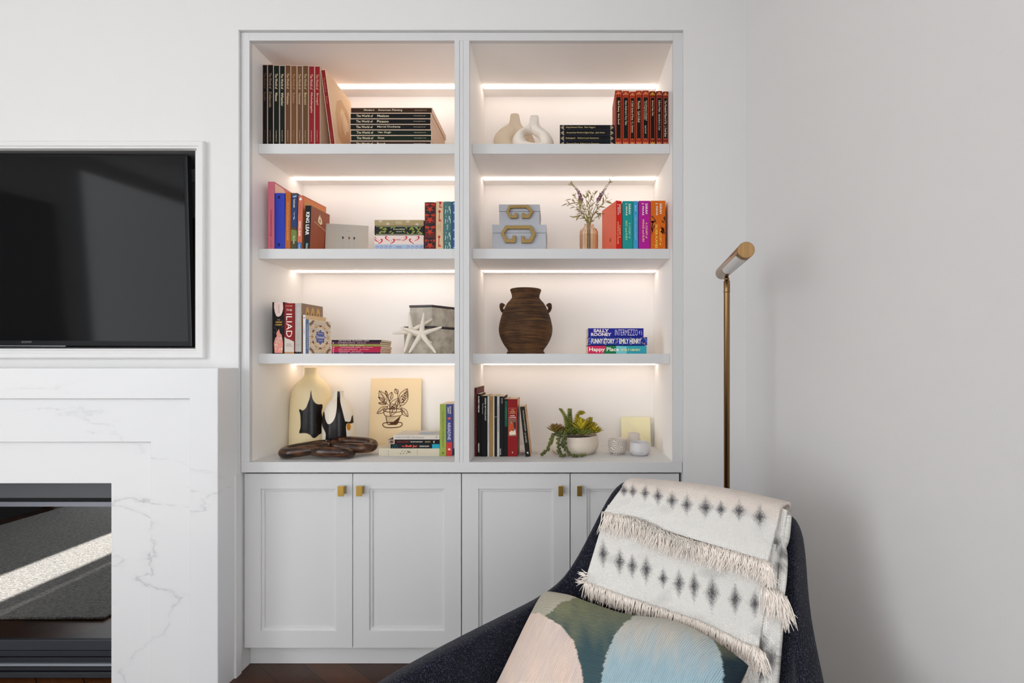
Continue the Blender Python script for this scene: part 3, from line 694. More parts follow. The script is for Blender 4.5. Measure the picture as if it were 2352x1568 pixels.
mesh('cover_emblem', ([(-tt_ / 2 - .0009, y, z) for y, z in ((dd * .33, hh * .22), (dd * .46, hh * .24), (dd * .46, hh * .31), (dd * .33, hh * .30))], [(0, 1, 2, 3)]), mat((186, 66, 48), .5), rr)
stand('teal paperback in the bright row', GM, 1430.2, 1453.6, 461.8, Q + .002, S2, .13, (22, 150, 146), hard=False,
      texts=[('SARAH', .16, .21, .68, .2, WT, .02), ('J. MAAS', .17, .25, .36, .2, WT, .02), ('A COURT of', .60, .32, .68, .19, (150, 214, 190), .02), ('MIST and FURY', .60, .40, .36, .19, (170, 220, 160), .02)])
stand('thin sky blue paperback in the bright row', GM, 1454.4, 1465.6, 461.6, Q + .003, S2, .13, (62, 158, 206), hard=False,
      texts=[('MAAS', .15, .12, .5, .4, (170, 214, 240), .01), ('A COURT of FROST and STARLIGHT', .54, .5, .5, .3, (170, 206, 226), .01)])
stand('magenta paperback in the bright row', GM, 1467, 1493.4, 461.2, Q + .002, S2, .13, (180, 22, 150), hard=False,
      texts=[('SARAH', .16, .21, .68, .2, WT, .02), ('J. MAAS', .17, .25, .36, .2, WT, .02), ('A COURT of', .60, .32, .68, .17, (240, 190, 160), .02), ('WINGS and RUIN', .60, .46, .40, .17, (240, 190, 150), .02)])
sil = []
random.seed(5)
for i in range(22):
    u, v = random.uniform(.3, .66), random.choice([random.uniform(.05, .3), random.uniform(.7, .95)]); sil.append(((110, 50, 14), leafp(u, v, .05, .12, random.uniform(0, 3))))
stand('orange paperback with a dark swirling print, right end of the second shelf', GM, 1494.6, 1528.6, 461, Q, S2, .13, (214, 106, 20), hard=False, spine=clampv(sil),
      texts=[('SARAH', .16, .21, .68, .16, WT, .02), ('J. MAAS', .17, .25, .40, .16, WT, .02), ('A COURT of', .74, .32, .66, .15, (244, 196, 70), .02), ('SILVER FLAMES', .72, .48, .38, .15, (248, 214, 80), .02)])

# third row left
G3 = 'books standing at the left of the third shelf'
drop = [(.0, .16), (.0, .88), (.12, .92), (.2, .84), (.26, .72), (.285, .5), (.27, .34), (.2, .22), (.1, .14)]
flame = [(.985, .2), (.80, .14), (.70, .24), (.66, .38), (.60, .34), (.52, .56), (.60, .64), (.63, .78), (.70, .84), (.80, .90), (.985, .86)]
fl = [((232, 206, 196), drop), ((228, 150, 134), flame)] + [((238, 206, 192), leafp(.9 - .07 * (i % 4), .3 + .12 * (i % 5), .04, .12, .3 * i)) for i in range(9)] + [((200, 190, 180), star(random.uniform(.32, .62), random.uniform(.1, .9), .005, .03, 4, .4)) for _ in range(14)]
stand('thick black book with flames at the foot of its spine, titled The Divine Comedy', G3, 625.4, 653, 693.8, Q, S3, .135, (12, 8, 12), hard=False, spine=fl,
      texts=[('THE', .345, .2, .55, .018, (236, 190, 110), .01, True), ('DIVINE', .39, .5, .55, .028, (240, 180, 50), .02, True), ('COMEDY', .44, .6, .55, .028, (240, 180, 50), .02, True), ('DANTE', .13, .16, .55, .12, (130, 96, 90), 0)])
stand('dark red and grey book with large white letters THE ILIAD', G3, 653.4, 675.6, 696.3, Q, S3, .135, (140, 16, 20), spine=[((206, 196, 186), [(.665, .0), (.70, .22), (.715, .5), (.735, .72), (.76, 1), (.965, 1), (.965, 0)])],
      texts=[('HOMER', .055, .7, .5, .022, (226, 170, 130), .0, True), ('THE', .135, .6, .5, .036, (244, 232, 220), 0, True), ('ILIAD', .44, .46, .5, .60, (246, 238, 228), -.005),
             ('EMILY', .81, .55, .5, .022, (120, 100, 92), 0, True), ('WILSON', .845, .65, .5, .022, (120, 100, 92), 0, True)],
      bands=[(.965, 1, 0, 1, (176, 134, 90))])
bust = []
for i, a in enumerate((.26, .50, .76)):
    bust += [((206, 160, 84), [(a - .10, .70), (a - .08, .82), (a - .04, .93), (a + .03, .95), (a + .09, .88), (a + .08, .80), (a + .13, .70)]), ((120, 78, 40), [(a - .03, .78), (a - .01, .84), (a + .03, .83), (a + .02, .77)])]
stand('grey book with faint lettering beside the dark red one, gilded figures on its cover', G3, 676, 693.4, 696.3, Q + .002, S3, .126, (188, 182, 176), rz=-11.5,
      texts=[('THE ODYSSEY', .22, .3, .6, .34, (208, 202, 196), 0), ('HOMER', .64, .18, .5, .3, (168, 160, 152), 0), ('WILSON', .83, .5, .5, .02, (140, 132, 126), 0, True)], spine=[((24, 24, 34), [(.965, 0), (.955, .2), (.97, .4), (.955, .6), (.97, .8), (.955, 1), (1, 1), (1, 0)])],
      side=[((148, 118, 92), [(.0, 0), (0, 1), (1, 1), (1, 0)])] + bust + [((176, 128, 62), [(.02, .55), (.02, .70), (.98, .70), (.98, .55)])] + [((58, 34, 22), q) for q in speck(26, .05, .95, .66, .72, .014)])
stand('slim white paperback behind the patterned book', G3, 695.4, 702.2, 723, Q - .003, S3, .118, (222, 220, 222), hard=False, rz=-13, texts=[('A YEAR', .42, .14, .5, .4, (110, 120, 170), 0)], spine=[((60, 70, 140), star(.075, .5, .02, .22, 8, .8))],
      side=[((222, 188, 140), [(0, 0), (0, 1), (1, 1), (1, 0)])])
tile = []
random.seed(11)
for i in range(13):
    for j in range(17):
        a, c = (i + .5 + .5 * (j % 2)) / 13.5, (j + .5) / 17
        if ((a - .5) / .27) ** 2 + ((c - .5) / .25) ** 2 < 1 or (min(a, 1 - a) < .23 and min(c, 1 - c) < .17): continue
        tile.append(((((104, 142, 168), (214, 160, 90), (160, 84, 50))[(i * 3 + j) % 3]), [(a - .018, c), (a, c - .02), (a + .018, c), (a, c + .02)]))
rays = []
for cx, cz in ((0.02, .98), (.98, .98), (.02, .02), (.98, .02)):
    for k in range(7):
        an = math.radians(6 + 13 * k); sx, sz = (1 if cx < .5 else -1), (1 if cz < .5 else -1)
        p = lambda r_, w_: (cx + sx * r_ * math.cos(an + w_), cz + sz * r_ * .75 * math.sin(an + w_))
        rays.append(((110, 48, 40), [p(.09, 0), p(.17, .09), p(.25, 0), p(.17, -.09)]))
oval = []
for k in range(12):
    an = 2 * math.pi * k / 12; oval.append(((124, 56, 46) if k % 2 else (206, 164, 90), leafp(.5 + .36 * math.cos(an), .5 + .33 * math.sin(an), .07, .055, an + 1.57)))
med = [(.5 + (.24 if i % 2 == 0 else .19) * math.cos(math.pi * i / 8), .5 + (.23 if i % 2 == 0 else .17) * math.sin(math.pi * i / 8)) for i in range(16)]
r = stand('patterned book with a blue star medallion on its cream cover', G3, 703, 709.6, 733, Q - .004, S3, .124, (66, 104, 150), hard=False, rz=-14.5, texts=[('ALONG THE ROAD IN MOROCCO', .50, .72, .5, .4, (206, 216, 230), 0)],
      side=[((238, 222, 196), [(0, 0), (0, 1), (1, 1), (1, 0)])] + tile + rays + oval + [((92, 104, 170), med)])
dd = .124; hh = PZ(733, Q) - S3; tx = (709.6 - 703) * Q / F / 2 + .0026
for body, L, H, c in (('Tinwork', .05, .011, .5), ('Morocco', .03, .004, .61), ('Jelal', .022, .004, .40)):
    mesh('cover_text', lettering(body, L, H, (tx, dd * .5, hh * c), (0, 1, 0), (0, 0, 1), .02), mat((236, 232, 240), .5), r)
PB = [('GREAT SHORT STORIES   POE  DOSTOEVSKY  CHEKHOV', (28, 12, 24), .45, .62, 762, 875.5, 'near-black paperback on top of the thin crimson stack'),
      ('WUTHERING HEIGHTS    Emily Brontë', (78, 22, 56), .42, .58, 761.6, 873.2, 'plum paperback just under the near-black top one'),
      ('MACBETH    William Shakespeare', (142, 140, 66), .42, .52, 761.8, 873.2, 'olive green paperback in the thin stack'),
      ('NORTHANGER ABBEY   Jane Austen', (172, 24, 66), .50, .66, 762.8, 875, 'crimson paperback directly under the olive green one'),
      ('PRIDE AND PREJUDICE    Jane Austen', (176, 26, 68), .45, .62, 761.8, 874, 'crimson paperback in the middle of the three crimson ones'),
      ('PERSUASION    Jane Austen', (178, 28, 72), .38, .46, 761.6, 873.6, 'lowest of the three crimson paperbacks in the thin stack'),
      ('JANE EYRE    Charlotte Brontë', (92, 28, 76), .40, .50, 762, 873.4, 'purple paperback at the bottom of the thin stack')]
ys = [780.3, 785, 789.8, 795.3, 799.8, 804.2, 808.4, 812.2]
for i, (ti, c, u, L, x0, x1, lb) in enumerate(PB):
    lay(lb, 'thin paperbacks stacked on the third shelf', x0, x1, ys[i], ys[i + 1], Q, .12 + .006 * ((i * 3) % 2), c, hard=False, z=max(S3, PZ(ys[i + 1], Q)),
        texts=[(ti, u, L, .5, .5, (240, 214, 214), .01)], spine=[((236, 190, 200), star(.035, .5, .014, .3, 8, .9)), ] if 0 < i < 7 and i != 2 else ())

# third row right
GR = 'novels stacked on the third shelf'
conf_ = []
random.seed(3)
for i in range(46):
    u = random.choice([random.uniform(.005, .06), random.uniform(.26, .31), random.uniform(.47, .53), random.uniform(.71, .76), random.uniform(.9, .99), random.uniform(0, 1)])
    conf_.append(((232, 170, 120) if i % 2 else (120, 150, 220), leafp(u, random.uniform(.05, .95), .012, .12, random.uniform(0, 3))))
lay('blue novel titled Intermezzo on top of the three-novel stack', GR, 1351, 1478, 753.2, 772.8, 1.96, .14, (28, 34, 150), hard=False, z=PZ(773.2, 1.96),
    texts=[('SALLY', .235, .28, .72, .40, (226, 214, 222), .05), ('ROONEY', .235, .37, .27, .40, (226, 214, 222), .05), ('INTERMEZZO', .69, .41, .5, .72, (226, 220, 230), -.01), ('f', .93, .02, .5, .4, WT), ('faber', .965, .012, .5, .6, WT)])
lay('blue novel titled Funny Story with confetti print, middle of its stack', GR, 1350, 1486.4, 773.4, 792.2, 1.96, .14, (32, 54, 150), hard=False, z=PZ(792.6, 1.96), spine=clampv(conf_),
    texts=[('FUNNY STORY', .255, .39, .5, .62, WT, .03), ('EMILY HENRY', .715, .37, .5, .62, WT, .03)])
lay('pink, green and turquoise novel titled Happy Place', GR, 1350.4, 1485, 792.8, 811.6, 1.96, .14, (52, 166, 182), hard=False, z=S3,
    bands=[(0, .26, 0, 1, (208, 42, 92)), (.26, .48, 0, 1, (22, 122, 70))], spine=[((208, 42, 92), [(.26, 0), (.26, 1), (.31, 1), (.26, 0)]), ((120, 200, 206), [(.48, .0), (.48, 1), (.66, .9), (.66, 0)])],
    texts=[('Happy Place', .275, .51, .5, .62, WT, .02), ('EMILY HENRY', .735, .33, .5, .26, (222, 226, 150), .03)])

# bottom row left
GB = 'books lying in the stack at the bottom left'
YB4 = 1.972; zc0 = ZCT
def zpx(y): return PZ(y, YB4)
L4 = [((214, 200, 190), 1030.4, 1048, 869.8, 1009.6, 'wide cream book at the bottom of the stack beside the green spine', [('KAFKA', .43, .0, .5, .2, WT)], .17),
      ((14, 20, 26), 1020.2, 1030.2, 897, 1009.6, 'black book titled The Bell Jar', None, .13), ((16, 13, 14), 1009.6, 1020, 891.3, 1009.6, 'black book directly above The Bell Jar', None, .13), ((226, 220, 210), 999.3, 1009.4, 903.4, 1009.6, 'thin white book on top of the bottom left stack', None, .14)]
z = zc0
for i, (c, y0, y1, x0, x1, lb, _, d) in enumerate(L4):
    t = (y1 - y0) * YB4 / F
    if i == 0:
        kw = dict(texts=[('JOURNAL', .50, .055, .5, .3, (60, 50, 50), .02, )], spine=[((80, 70, 66), [(.155, .15 + .18 * k), (.155, .21 + .18 * k), (.165, .21 + .18 * k), (.165, .15 + .18 * k)]) for k in range(4)] + [((80, 70, 66), [(.63, .15 + .18 * k), (.63, .21 + .18 * k), (.64, .21 + .18 * k), (.64, .15 + .18 * k)]) for k in range(4)] + [((90, 60, 54), leafp(.36 + .024 * k, .35 + .3 * (k % 2), .012, .12, k)) for k in range(6)], cover=(206, 198, 176))
    if i == 1: kw = dict(texts=[('The', .26, .06, .5, .34, (228, 80, 60), .02), ('Bell Jar', .43, .25, .5, .6, (228, 80, 60), .03), ('SYLVIA PLATH', .69, .19, .5, .34, WT, .01)], bands=[(.85, 1, 0, 1, (30, 150, 176))], spine=[((40, 130, 150), star(.04 + .025 * k, .3 + .4 * (k % 2), .012, .16, 4, .5)) for k in range(5)], cover=c)
    if i == 2: kw = dict(texts=[('HIGH SOCIETY', .30, .25, .5, .36, (150, 40, 34), .01), ('THE LIFE OF GRACE KELLY', .555, .24, .5, .28, WT, 0), ('DONALD SPOTO', .77, .1, .5, .3, (216, 196, 150), 0), ('4', .89, .025, .5, .6, WT)], bands=[(0, .13, 0, 1, (172, 148, 132))], spine=[((90, 66, 56), star(.07, .5, .045, .4, 7, .6))], cover=c)
    if i == 3: kw = dict(texts=[('ZORBA THE GREEK   Nikos Kazantzakis', .36, .62, .5, .32, (140, 132, 128), 0), ('FF', .94, .035, .5, .3, (80, 76, 74), .02)], cover=(212, 204, 194))
    cv = kw.pop('cover')
    o = book(lb, GB, PX(x1, YB4), YB4, z + .0002, t - .0003, (x1 - x0) * YB4 / F, d, cv, hard=False, pages=PAGEW, laid=True, **kw); z += t
    if i == 3: mesh('cover_print', ([(t / 2 + .0005, .02, .03), (t / 2 + .0005, .09, .03), (t / 2 + .0005, .10, .10), (t / 2 + .0005, .03, .10)], [(0, 1, 2, 3)]), mat((170, 180, 200), .6), o)
GS = 'books standing against the divider at the bottom left'
stand('light green book standing at the end of the stack', GS, 1010.2, 1024.8, 928.2, YB4, ZCT, .155, (150, 166, 76), hard=False, texts=[('THE LOVER IS NOT OVER', .36, .48, .5, .28, (92, 96, 50), 0), ('MIRANDA WATTS', .72, .22, .5, .28, (92, 96, 50), 0)], spine=[((60, 60, 50), [(.92, .5), (.94, .35), (.96, .5), (.94, .65)])])
stand('blue book with a red foot and small sun mark, right of the light green one', GS, 1025.2, 1038.6, 928, YB4, ZCT, .155, (66, 76, 140), hard=False, bands=[(.735, 1, 0, 1, (196, 54, 54))], texts=[('JENNIFER', .115, .155, .66, .28, WT, .01), ('SAINT', .12, .12, .34, .28, WT, .01), ('ARIADNE', .52, .34, .5, .52, (236, 228, 240), 0)], spine=[((226, 100, 70), star(.275, .5, .032, .4, 8, .45)), ((236, 190, 180), star(.87, .5, .022, .26, 8, .85))])
stand('white book with a green foot mostly hidden behind the divider', GS, 1039, 1050, 926.5, YB4 + .02, ZCT, .16, (224, 214, 206), hard=False, bands=[(.87, 1, 0, 1, (58, 118, 62))])

# bottom row right
G4 = 'books standing at the left of the bottom right bay'
Y4 = 1.962
RR = [(1090.4, 1094.8, 890.3, (96, 18, 20), 'thin tall dark red book at the left end of the bottom right bay', [('HISTORY OF THE WORLD IN 100 TREASURES', .45, .74, .5, .4, (170, 84, 76), 0)], .20),
      (1095.1, 1104.1, 904.8, (12, 10, 11), 'black book with white title, beside the thin tall dark red one', [('OLYMPIC WISDOM', .16, .26, .5, .4, WT, .02), ('CRESCENT', .86, .15, .5, .36, WT, .01)], .13),
      (1104.5, 1119.2, 909, (10, 9, 10), 'wide black book titled Greek Mythology', [('GREEK MYTHOLOGY', .22, .38, .72, .22, WT, .01), ('The Panorama', .21, .18, .3, .2, (200, 190, 180), 0)], .14),
      (1119.6, 1123.7, 909.6, (214, 212, 208), 'very thin white book next to the wide black one', [('GREECE AND ROME', .6, .3, .5, .4, (130, 150, 170), 0)], .13),
      (1124, 1131.8, 909.4, (170, 132, 78), 'tan book between two thin white ones', [('Tristes Himalayas', .17, .2, .5, .34, (60, 36, 20), 0)], .145),
      (1132.2, 1135.6, 909.4, (222, 212, 192), 'very thin cream book right of the tan one', [], .15),
      (1136.2, 1141.4, 910, (22, 22, 30), 'thin black book right of the cream one', [], .15),
      (1141.8, 1147.2, 910.4, (206, 202, 198), 'white book titled The Acropolis of Athens', [('THE ACROPOLIS OF ATHENS', .36, .44, .5, .4, (100, 96, 96), 0)], .15),
      (1147.6, 1156.8, 910.7, (14, 10, 13), 'black book right of the white Acropolis one', [('RUMI', .07, .08, .6, .36, (200, 180, 170), 0), ('BANTAM', .92, .1, .2, .3, WT, .01)], .15),
      (1157.2, 1165.8, 916.3, (10, 12, 12), 'black book with a green label, left of the red one', [('ESSAYS IN THE ART', .25, .2, .66, .2, (60, 150, 120), 0)], .13)]
for i, (x0, x1, yt, c, lb, tx, d) in enumerate(RR):
    stand(lb, G4, x0, x1, yt, Y4 + .001 * (i % 2), ZCT, d, c, hard=False, texts=tx, bands=[(.03, .48, .3, .95, (24, 92, 70))] if i == 9 else ([(.34, .345, 0, 1, (210, 210, 210))] if i == 6 else ()))
stand('thick red book with a painting on its spine, titled The Divine Comedy', G4, 1166.2, 1188.2, 916.3, Y4, ZCT, .125, (138, 18, 22), hard=False, bands=[(.155, .645, .07, .9, (206, 110, 96)), (.16, .345, .09, .88, (142, 20, 24)), (.35, .64, .09, .88, (120, 96, 82))],
      spine=[((196, 76, 34), [(.42, .25), (.38, .42), (.42, .55), (.52, .62), (.56, .45), (.56, .12), (.48, .15)]), ((232, 214, 190), [(.58, .15), (.55, .35), (.56, .6), (.53, .8), (.62, .86), (.63, .2)]), ((186, 134, 96), star(.41, .36, .02, .07, 6, .9)), ((60, 44, 40), [(.40, .6), (.40, .85), (.52, .86), (.5, .66)])],
      texts=[('THE', .185, .3, .5, .02, (236, 190, 120), 0, True), ('DIVINE', .215, .5, .5, .022, (236, 190, 120), 0, True), ('COMEDY', .245, .6, .5, .022, (236, 190, 120), 0, True), ('DANTE', .29, .45, .5, .018, WT, .02, True), ('ALIGHIERI', .32, .7, .5, .018, WT, .02, True), ('W', .93, .14, .5, .03, WT, .02, True)],
      side=[((158, 98, 58), [(0, 0), (0, 1), (1, 1), (1, 0)]), ((206, 150, 96), [(.05, .74), (.05, .98), (.95, .98), (.95, .74)]), ((190, 128, 60), [(.1, .05), (.4, .3), (.6, .6), (.9, .4), (.95, .08)])])
lb_x = (1207 + 1218.5) / 2
book('dark spined book leaning left against the thick red one, tan cover', G4, PX(lb_x, Y4 - .006), Y4 - .006, ZCT + .0003, .0195, .203, .115, (26, 24, 20), hard=False, lean=-6.6, texts=[('THE ENGLISH PASSENGERS', .28, .42, .6, .28, (206, 196, 170), 0), ('LA NAUSEE', .62, .2, .5, .3, (206, 196, 170), 0), ('P', .93, .04, .5, .3, WT, .05)],
     side=[((206, 158, 100), [(0, 0), (0, 1), (1, 1), (1, 0)]), ((224, 180, 124), [(.1, .35), (.1, .75), (.9, .75), (.9, .35)]), ((190, 130, 74), [(.14, .86), (.14, .90), (.86, .90), (.86, .86)])])

# ------------------------------------------------------------------ ornaments on the shelves
random.seed(21)
M_CERAM = mat((236, 226, 214), .75, 0, .3, bump=.25, bscale=160)
def donut_vase(label, outer, hole, Y, zb, half, m, group, squash=1):
    """outer and hole are px outlines seen from the front; sections between them are round"""
    t = thing('ring_vase', label, 'vase', (0, 0, 0), group=group)
    hc = (sum(p[0] for p in hole) / len(hole), sum(p[1] for p in hole) / len(hole))
    def ray(poly, a):
        best = 0; c, s_ = math.cos(a), -math.sin(a); n = len(poly)
        for i in range(n):
            x1, y1 = poly[i][0] - hc[0], poly[i][1] - hc[1]; x2, y2 = poly[(i + 1) % n][0] - hc[0], poly[(i + 1) % n][1] - hc[1]
            d = c * (y2 - y1) - s_ * (x2 - x1)
            if abs(d) < 1e-9: continue
            r_ = (x1 * (y2 - y1) - y1 * (x2 - x1)) / d; u = (x1 * s_ - y1 * c) / d
            if r_ > 0 and -1e-6 <= u <= 1 + 1e-6: best = max(best, r_)
        return best
    na, ns = 120, 18; V, Fc = [], []
    for i in range(na):
        a = 2 * math.pi * i / na; ri, ro = ray(hole, a), ray(outer, a)
        for k in range(ns):
            b = 2 * math.pi * k / ns; rr_ = (ri + ro) / 2 - (ro - ri) / 2 * math.cos(b)
            x, y = hc[0] + rr_ * math.cos(a), hc[1] - rr_ * math.sin(a)
            tq = min(1, max(0, (hc[1] - 8 - y) / 42)); hf = half * (1 - .66 * tq * tq * (3 - 2 * tq))
            p = P(x, y, Y); p.y = Y - hf * math.sin(b); V.append(p)
    for i in range(na):
        for k in range(ns): Fc.append((i * ns + k, i * ns + (k + 1) % ns, ((i + 1) % na) * ns + (k + 1) % ns, ((i + 1) % na) * ns + k))
    mesh('body', (V, Fc), m, t, smooth=True, sub=1)
    return t
def c2p(pts, sc, ox, oy): return [(ox + x / sc, oy + y / sc) for x, y in pts]
def smooth2(pts, k=5):
    n = len(pts); o = []
    for i in range(n):
        p = [pts[(i + j - 1) % n] for j in range(4)]
        for j in range(k):
            t = j / k; o.append(tuple(.5 * (2 * p[1][q] + (p[2][q] - p[0][q]) * t + (2 * p[0][q] - 5 * p[1][q] + 4 * p[2][q] - p[3][q]) * t * t + (3 * p[1][q] - p[0][q] - 3 * p[2][q] + p[3][q]) * t ** 3) for q in (0, 1)))
    return o
of = smooth2(c2p([(632, 828), (672, 820), (714, 828), (714, 880), (730, 925), (770, 965), (820, 1010), (852, 1070), (845, 1115), (800, 1138), (660, 1144), (530, 1138), (480, 1110), (470, 1050), (500, 1000), (560, 960), (610, 925), (630, 880)], 4.0204, 1060, 60))
hf_ = smooth2(c2p([(577, 1015), (592, 995), (622, 993), (665, 1003), (700, 1025), (718, 1055), (716, 1082), (690, 1092), (640, 1086), (600, 1062)], 4.0204, 1060, 60))
GV = 'ring vases on the top right shelf'
donut_vase('white ring vase with an open hole, in front of the cream one', of, hf_, 2.0, S1, .034, M_CERAM, GV)
ob_ = smooth2(c2p([(450, 812), (492, 803), (533, 812), (538, 870), (560, 920), (600, 960), (650, 1010), (680, 1070), (670, 1120), (600, 1150), (480, 1155), (370, 1148), (310, 1120), (294, 1060), (315, 1000), (370, 945), (430, 905), (448, 860)], 4.0204, 1060, 60))
hb_ = smooth2(c2p([(490, 1050), (505, 1030), (530, 1028), (552, 1046), (550, 1075), (525, 1088), (500, 1080)], 4.0204, 1060, 60))
donut_vase('cream ring vase behind the white one, top right shelf', ob_, hb_, 2.085, S1, .034, mat((230, 210, 184), .75, 0, .3, bump=.25, bscale=160), GV)

# lidded boxes with hexagonal handles
M_GBOX = mat((178, 180, 186), .6, 0, .3, bump=.15, bscale=400); M_ANT = mat((150, 124, 74), .5, .55)
def hexbox(label, x0, x1, y0, ys_, y1, Y, d, hx, z):
    t = thing('lidded_box', label, 'box', (PX((x0 + x1) / 2, Y), Y, z), group='lidded boxes with hexagonal handles')
    w_ = (x1 - x0) * Y / F / 2; H = PZ(y0, Y) - z; hs = PZ(ys_, Y) - z
    mesh('body', box(-w_ + .0012, w_ - .0012, .0012, d - .0012, 0, hs - .0008), M_GBOX, t, bev=.001)
    lid = mesh('lid', box(-w_, w_, 0, d, hs, H), M_GBOX, t, bev=.0012)
    V = [((PX(x, Y) - t.location.x), PZ(y, Y) - z) for x, y in hx]
    mesh('handle', prism(V, -.011, -.0005), M_ANT, t, bev=.0012)['label'] = 'antique gold open hexagon handle'
def cimg(pts): return c2p(pts, 4.9, 1080, 390)
h1 = cimg([(405, 478), (440, 405), (655, 403), (712, 475), (668, 551), (585, 551), (585, 492), (617, 492), (617, 517), (647, 517), (673, 474), (636, 436), (458, 438), (440, 478), (466, 519), (502, 519), (502, 492), (536, 492), (536, 551), (452, 551)])
h2 = cimg([(348, 718), (400, 633), (690, 632), (743, 730), (690, 828), (575, 828), (575, 750), (610, 750), (610, 786), (664, 786), (697, 730), (668, 672), (424, 670), (386, 720), (420, 786), (478, 786), (478, 746), (515, 746), (515, 826), (398, 826)])
zl = S2 + .0004
hexbox('large grey lidded box with gold hexagonal handle, under the small one', 1130.4, 1254.5, 515.5, 534.5, 575, 1.945, .19, h2, zl)
zu = PZ(515.5, 1.945) + .0004
hexbox('small grey lidded box with gold hexagonal handle, on the large one', 1145.8, 1239.6, 469.2, 485.2, 514, 1.957, .15, h1, zu)

# amber vase with sprigs
av = thing('glass_vase', 'ribbed amber glass vase holding olive green sprigs', 'vase', (PX(1352.5, 2.02), 2.02, S2 + .0004))
sc = 2.02 / F; ab = S2
def hz(y): return PZ(y, 2.02) - S2
pr_ = [(.004, .002), (17.5 * sc, .003), (19.6 * sc, .012), (20.4 * sc, hz(552)), (20.2 * sc, hz(538)), (18.6 * sc, hz(529)), (12.5 * sc, hz(523.5)), (10.2 * sc, hz(520)), (10.8 * sc, hz(516))]
V, Fc = lathe(smoothprof(pr_, 5), 64)
V = [(x * (1 + .045 * math.cos(16 * math.atan2(y, x))) if z > .004 else x, y * (1 + .045 * math.cos(16 * math.atan2(y, x))) if z > .004 else y, z) for x, y, z in V]
Fc = [f for f in Fc if len(f) == 4] + [tuple(range(64))[::-1]]
gm = bpy.data.materials.new('amber_glass'); gm.use_nodes = True; nt = gm.node_tree; nt.nodes.clear()
o_ = nt.nodes.new('ShaderNodeOutputMaterial'); m1 = nt.nodes.new('ShaderNodeMixShader'); t1_ = nt.nodes.new('ShaderNodeBsdfTransparent'); g1 = nt.nodes.new('ShaderNodeBsdfGlossy'); lw = nt.nodes.new('ShaderNodeLayerWeight'); cr = nt.nodes.new('ShaderNodeValToRGB')
cr.color_ramp.elements[0].color = (*lin((254, 240, 220)), 1); cr.color_ramp.elements[1].color = (*lin((224, 164, 112)), 1); cr.color_ramp.elements[0].position = .15; cr.color_ramp.elements[1].position = .95
lw.inputs[0].default_value = .5; nt.links.new(lw.outputs['Facing'], cr.inputs[0]); nt.links.new(cr.outputs[0], t1_.inputs[0])
g1.inputs['Roughness'].default_value = .03; nt.links.new(lw.outputs['Fresnel'], m1.inputs[0])
mm = nt.nodes.new('ShaderNodeMath'); mm.operation = 'MULTIPLY'; mm.inputs[1].default_value = .35; nt.links.new(lw.outputs['Fresnel'], mm.inputs[0]); nt.links.new(mm.outputs[0], m1.inputs[0])
nt.links.new(t1_.outputs[0], m1.inputs[1]); nt.links.new(g1.outputs[0], m1.inputs[2]); nt.links.new(m1.outputs[0], o_.inputs[0])
mesh('glass', (V, Fc), gm, av, smooth=True)
pw = [(.004, .004), (16.8 * sc, .005), (18.6 * sc, .013), (19.4 * sc, hz(552)), (19.2 * sc, hz(541))]
wm = bpy.data.materials.new('water'); wm.use_nodes = True; nt = wm.node_tree; nt.nodes.clear()
o_ = nt.nodes.new('ShaderNodeOutputMaterial'); t2 = nt.nodes.new('ShaderNodeBsdfTransparent'); t2.inputs[0].default_value = (.93, .88, .80, 1); nt.links.new(t2.outputs[0], o_.inputs[0])
mesh('water', lathe(smoothprof(pw, 4), 40), wm, av, smooth=True)
STEM = mat((132, 116, 52), .7); LEAF = mat((146, 132, 58), .65); LEAF2 = mat((122, 104, 46), .65); PURP = mat((132, 88, 108), .75)
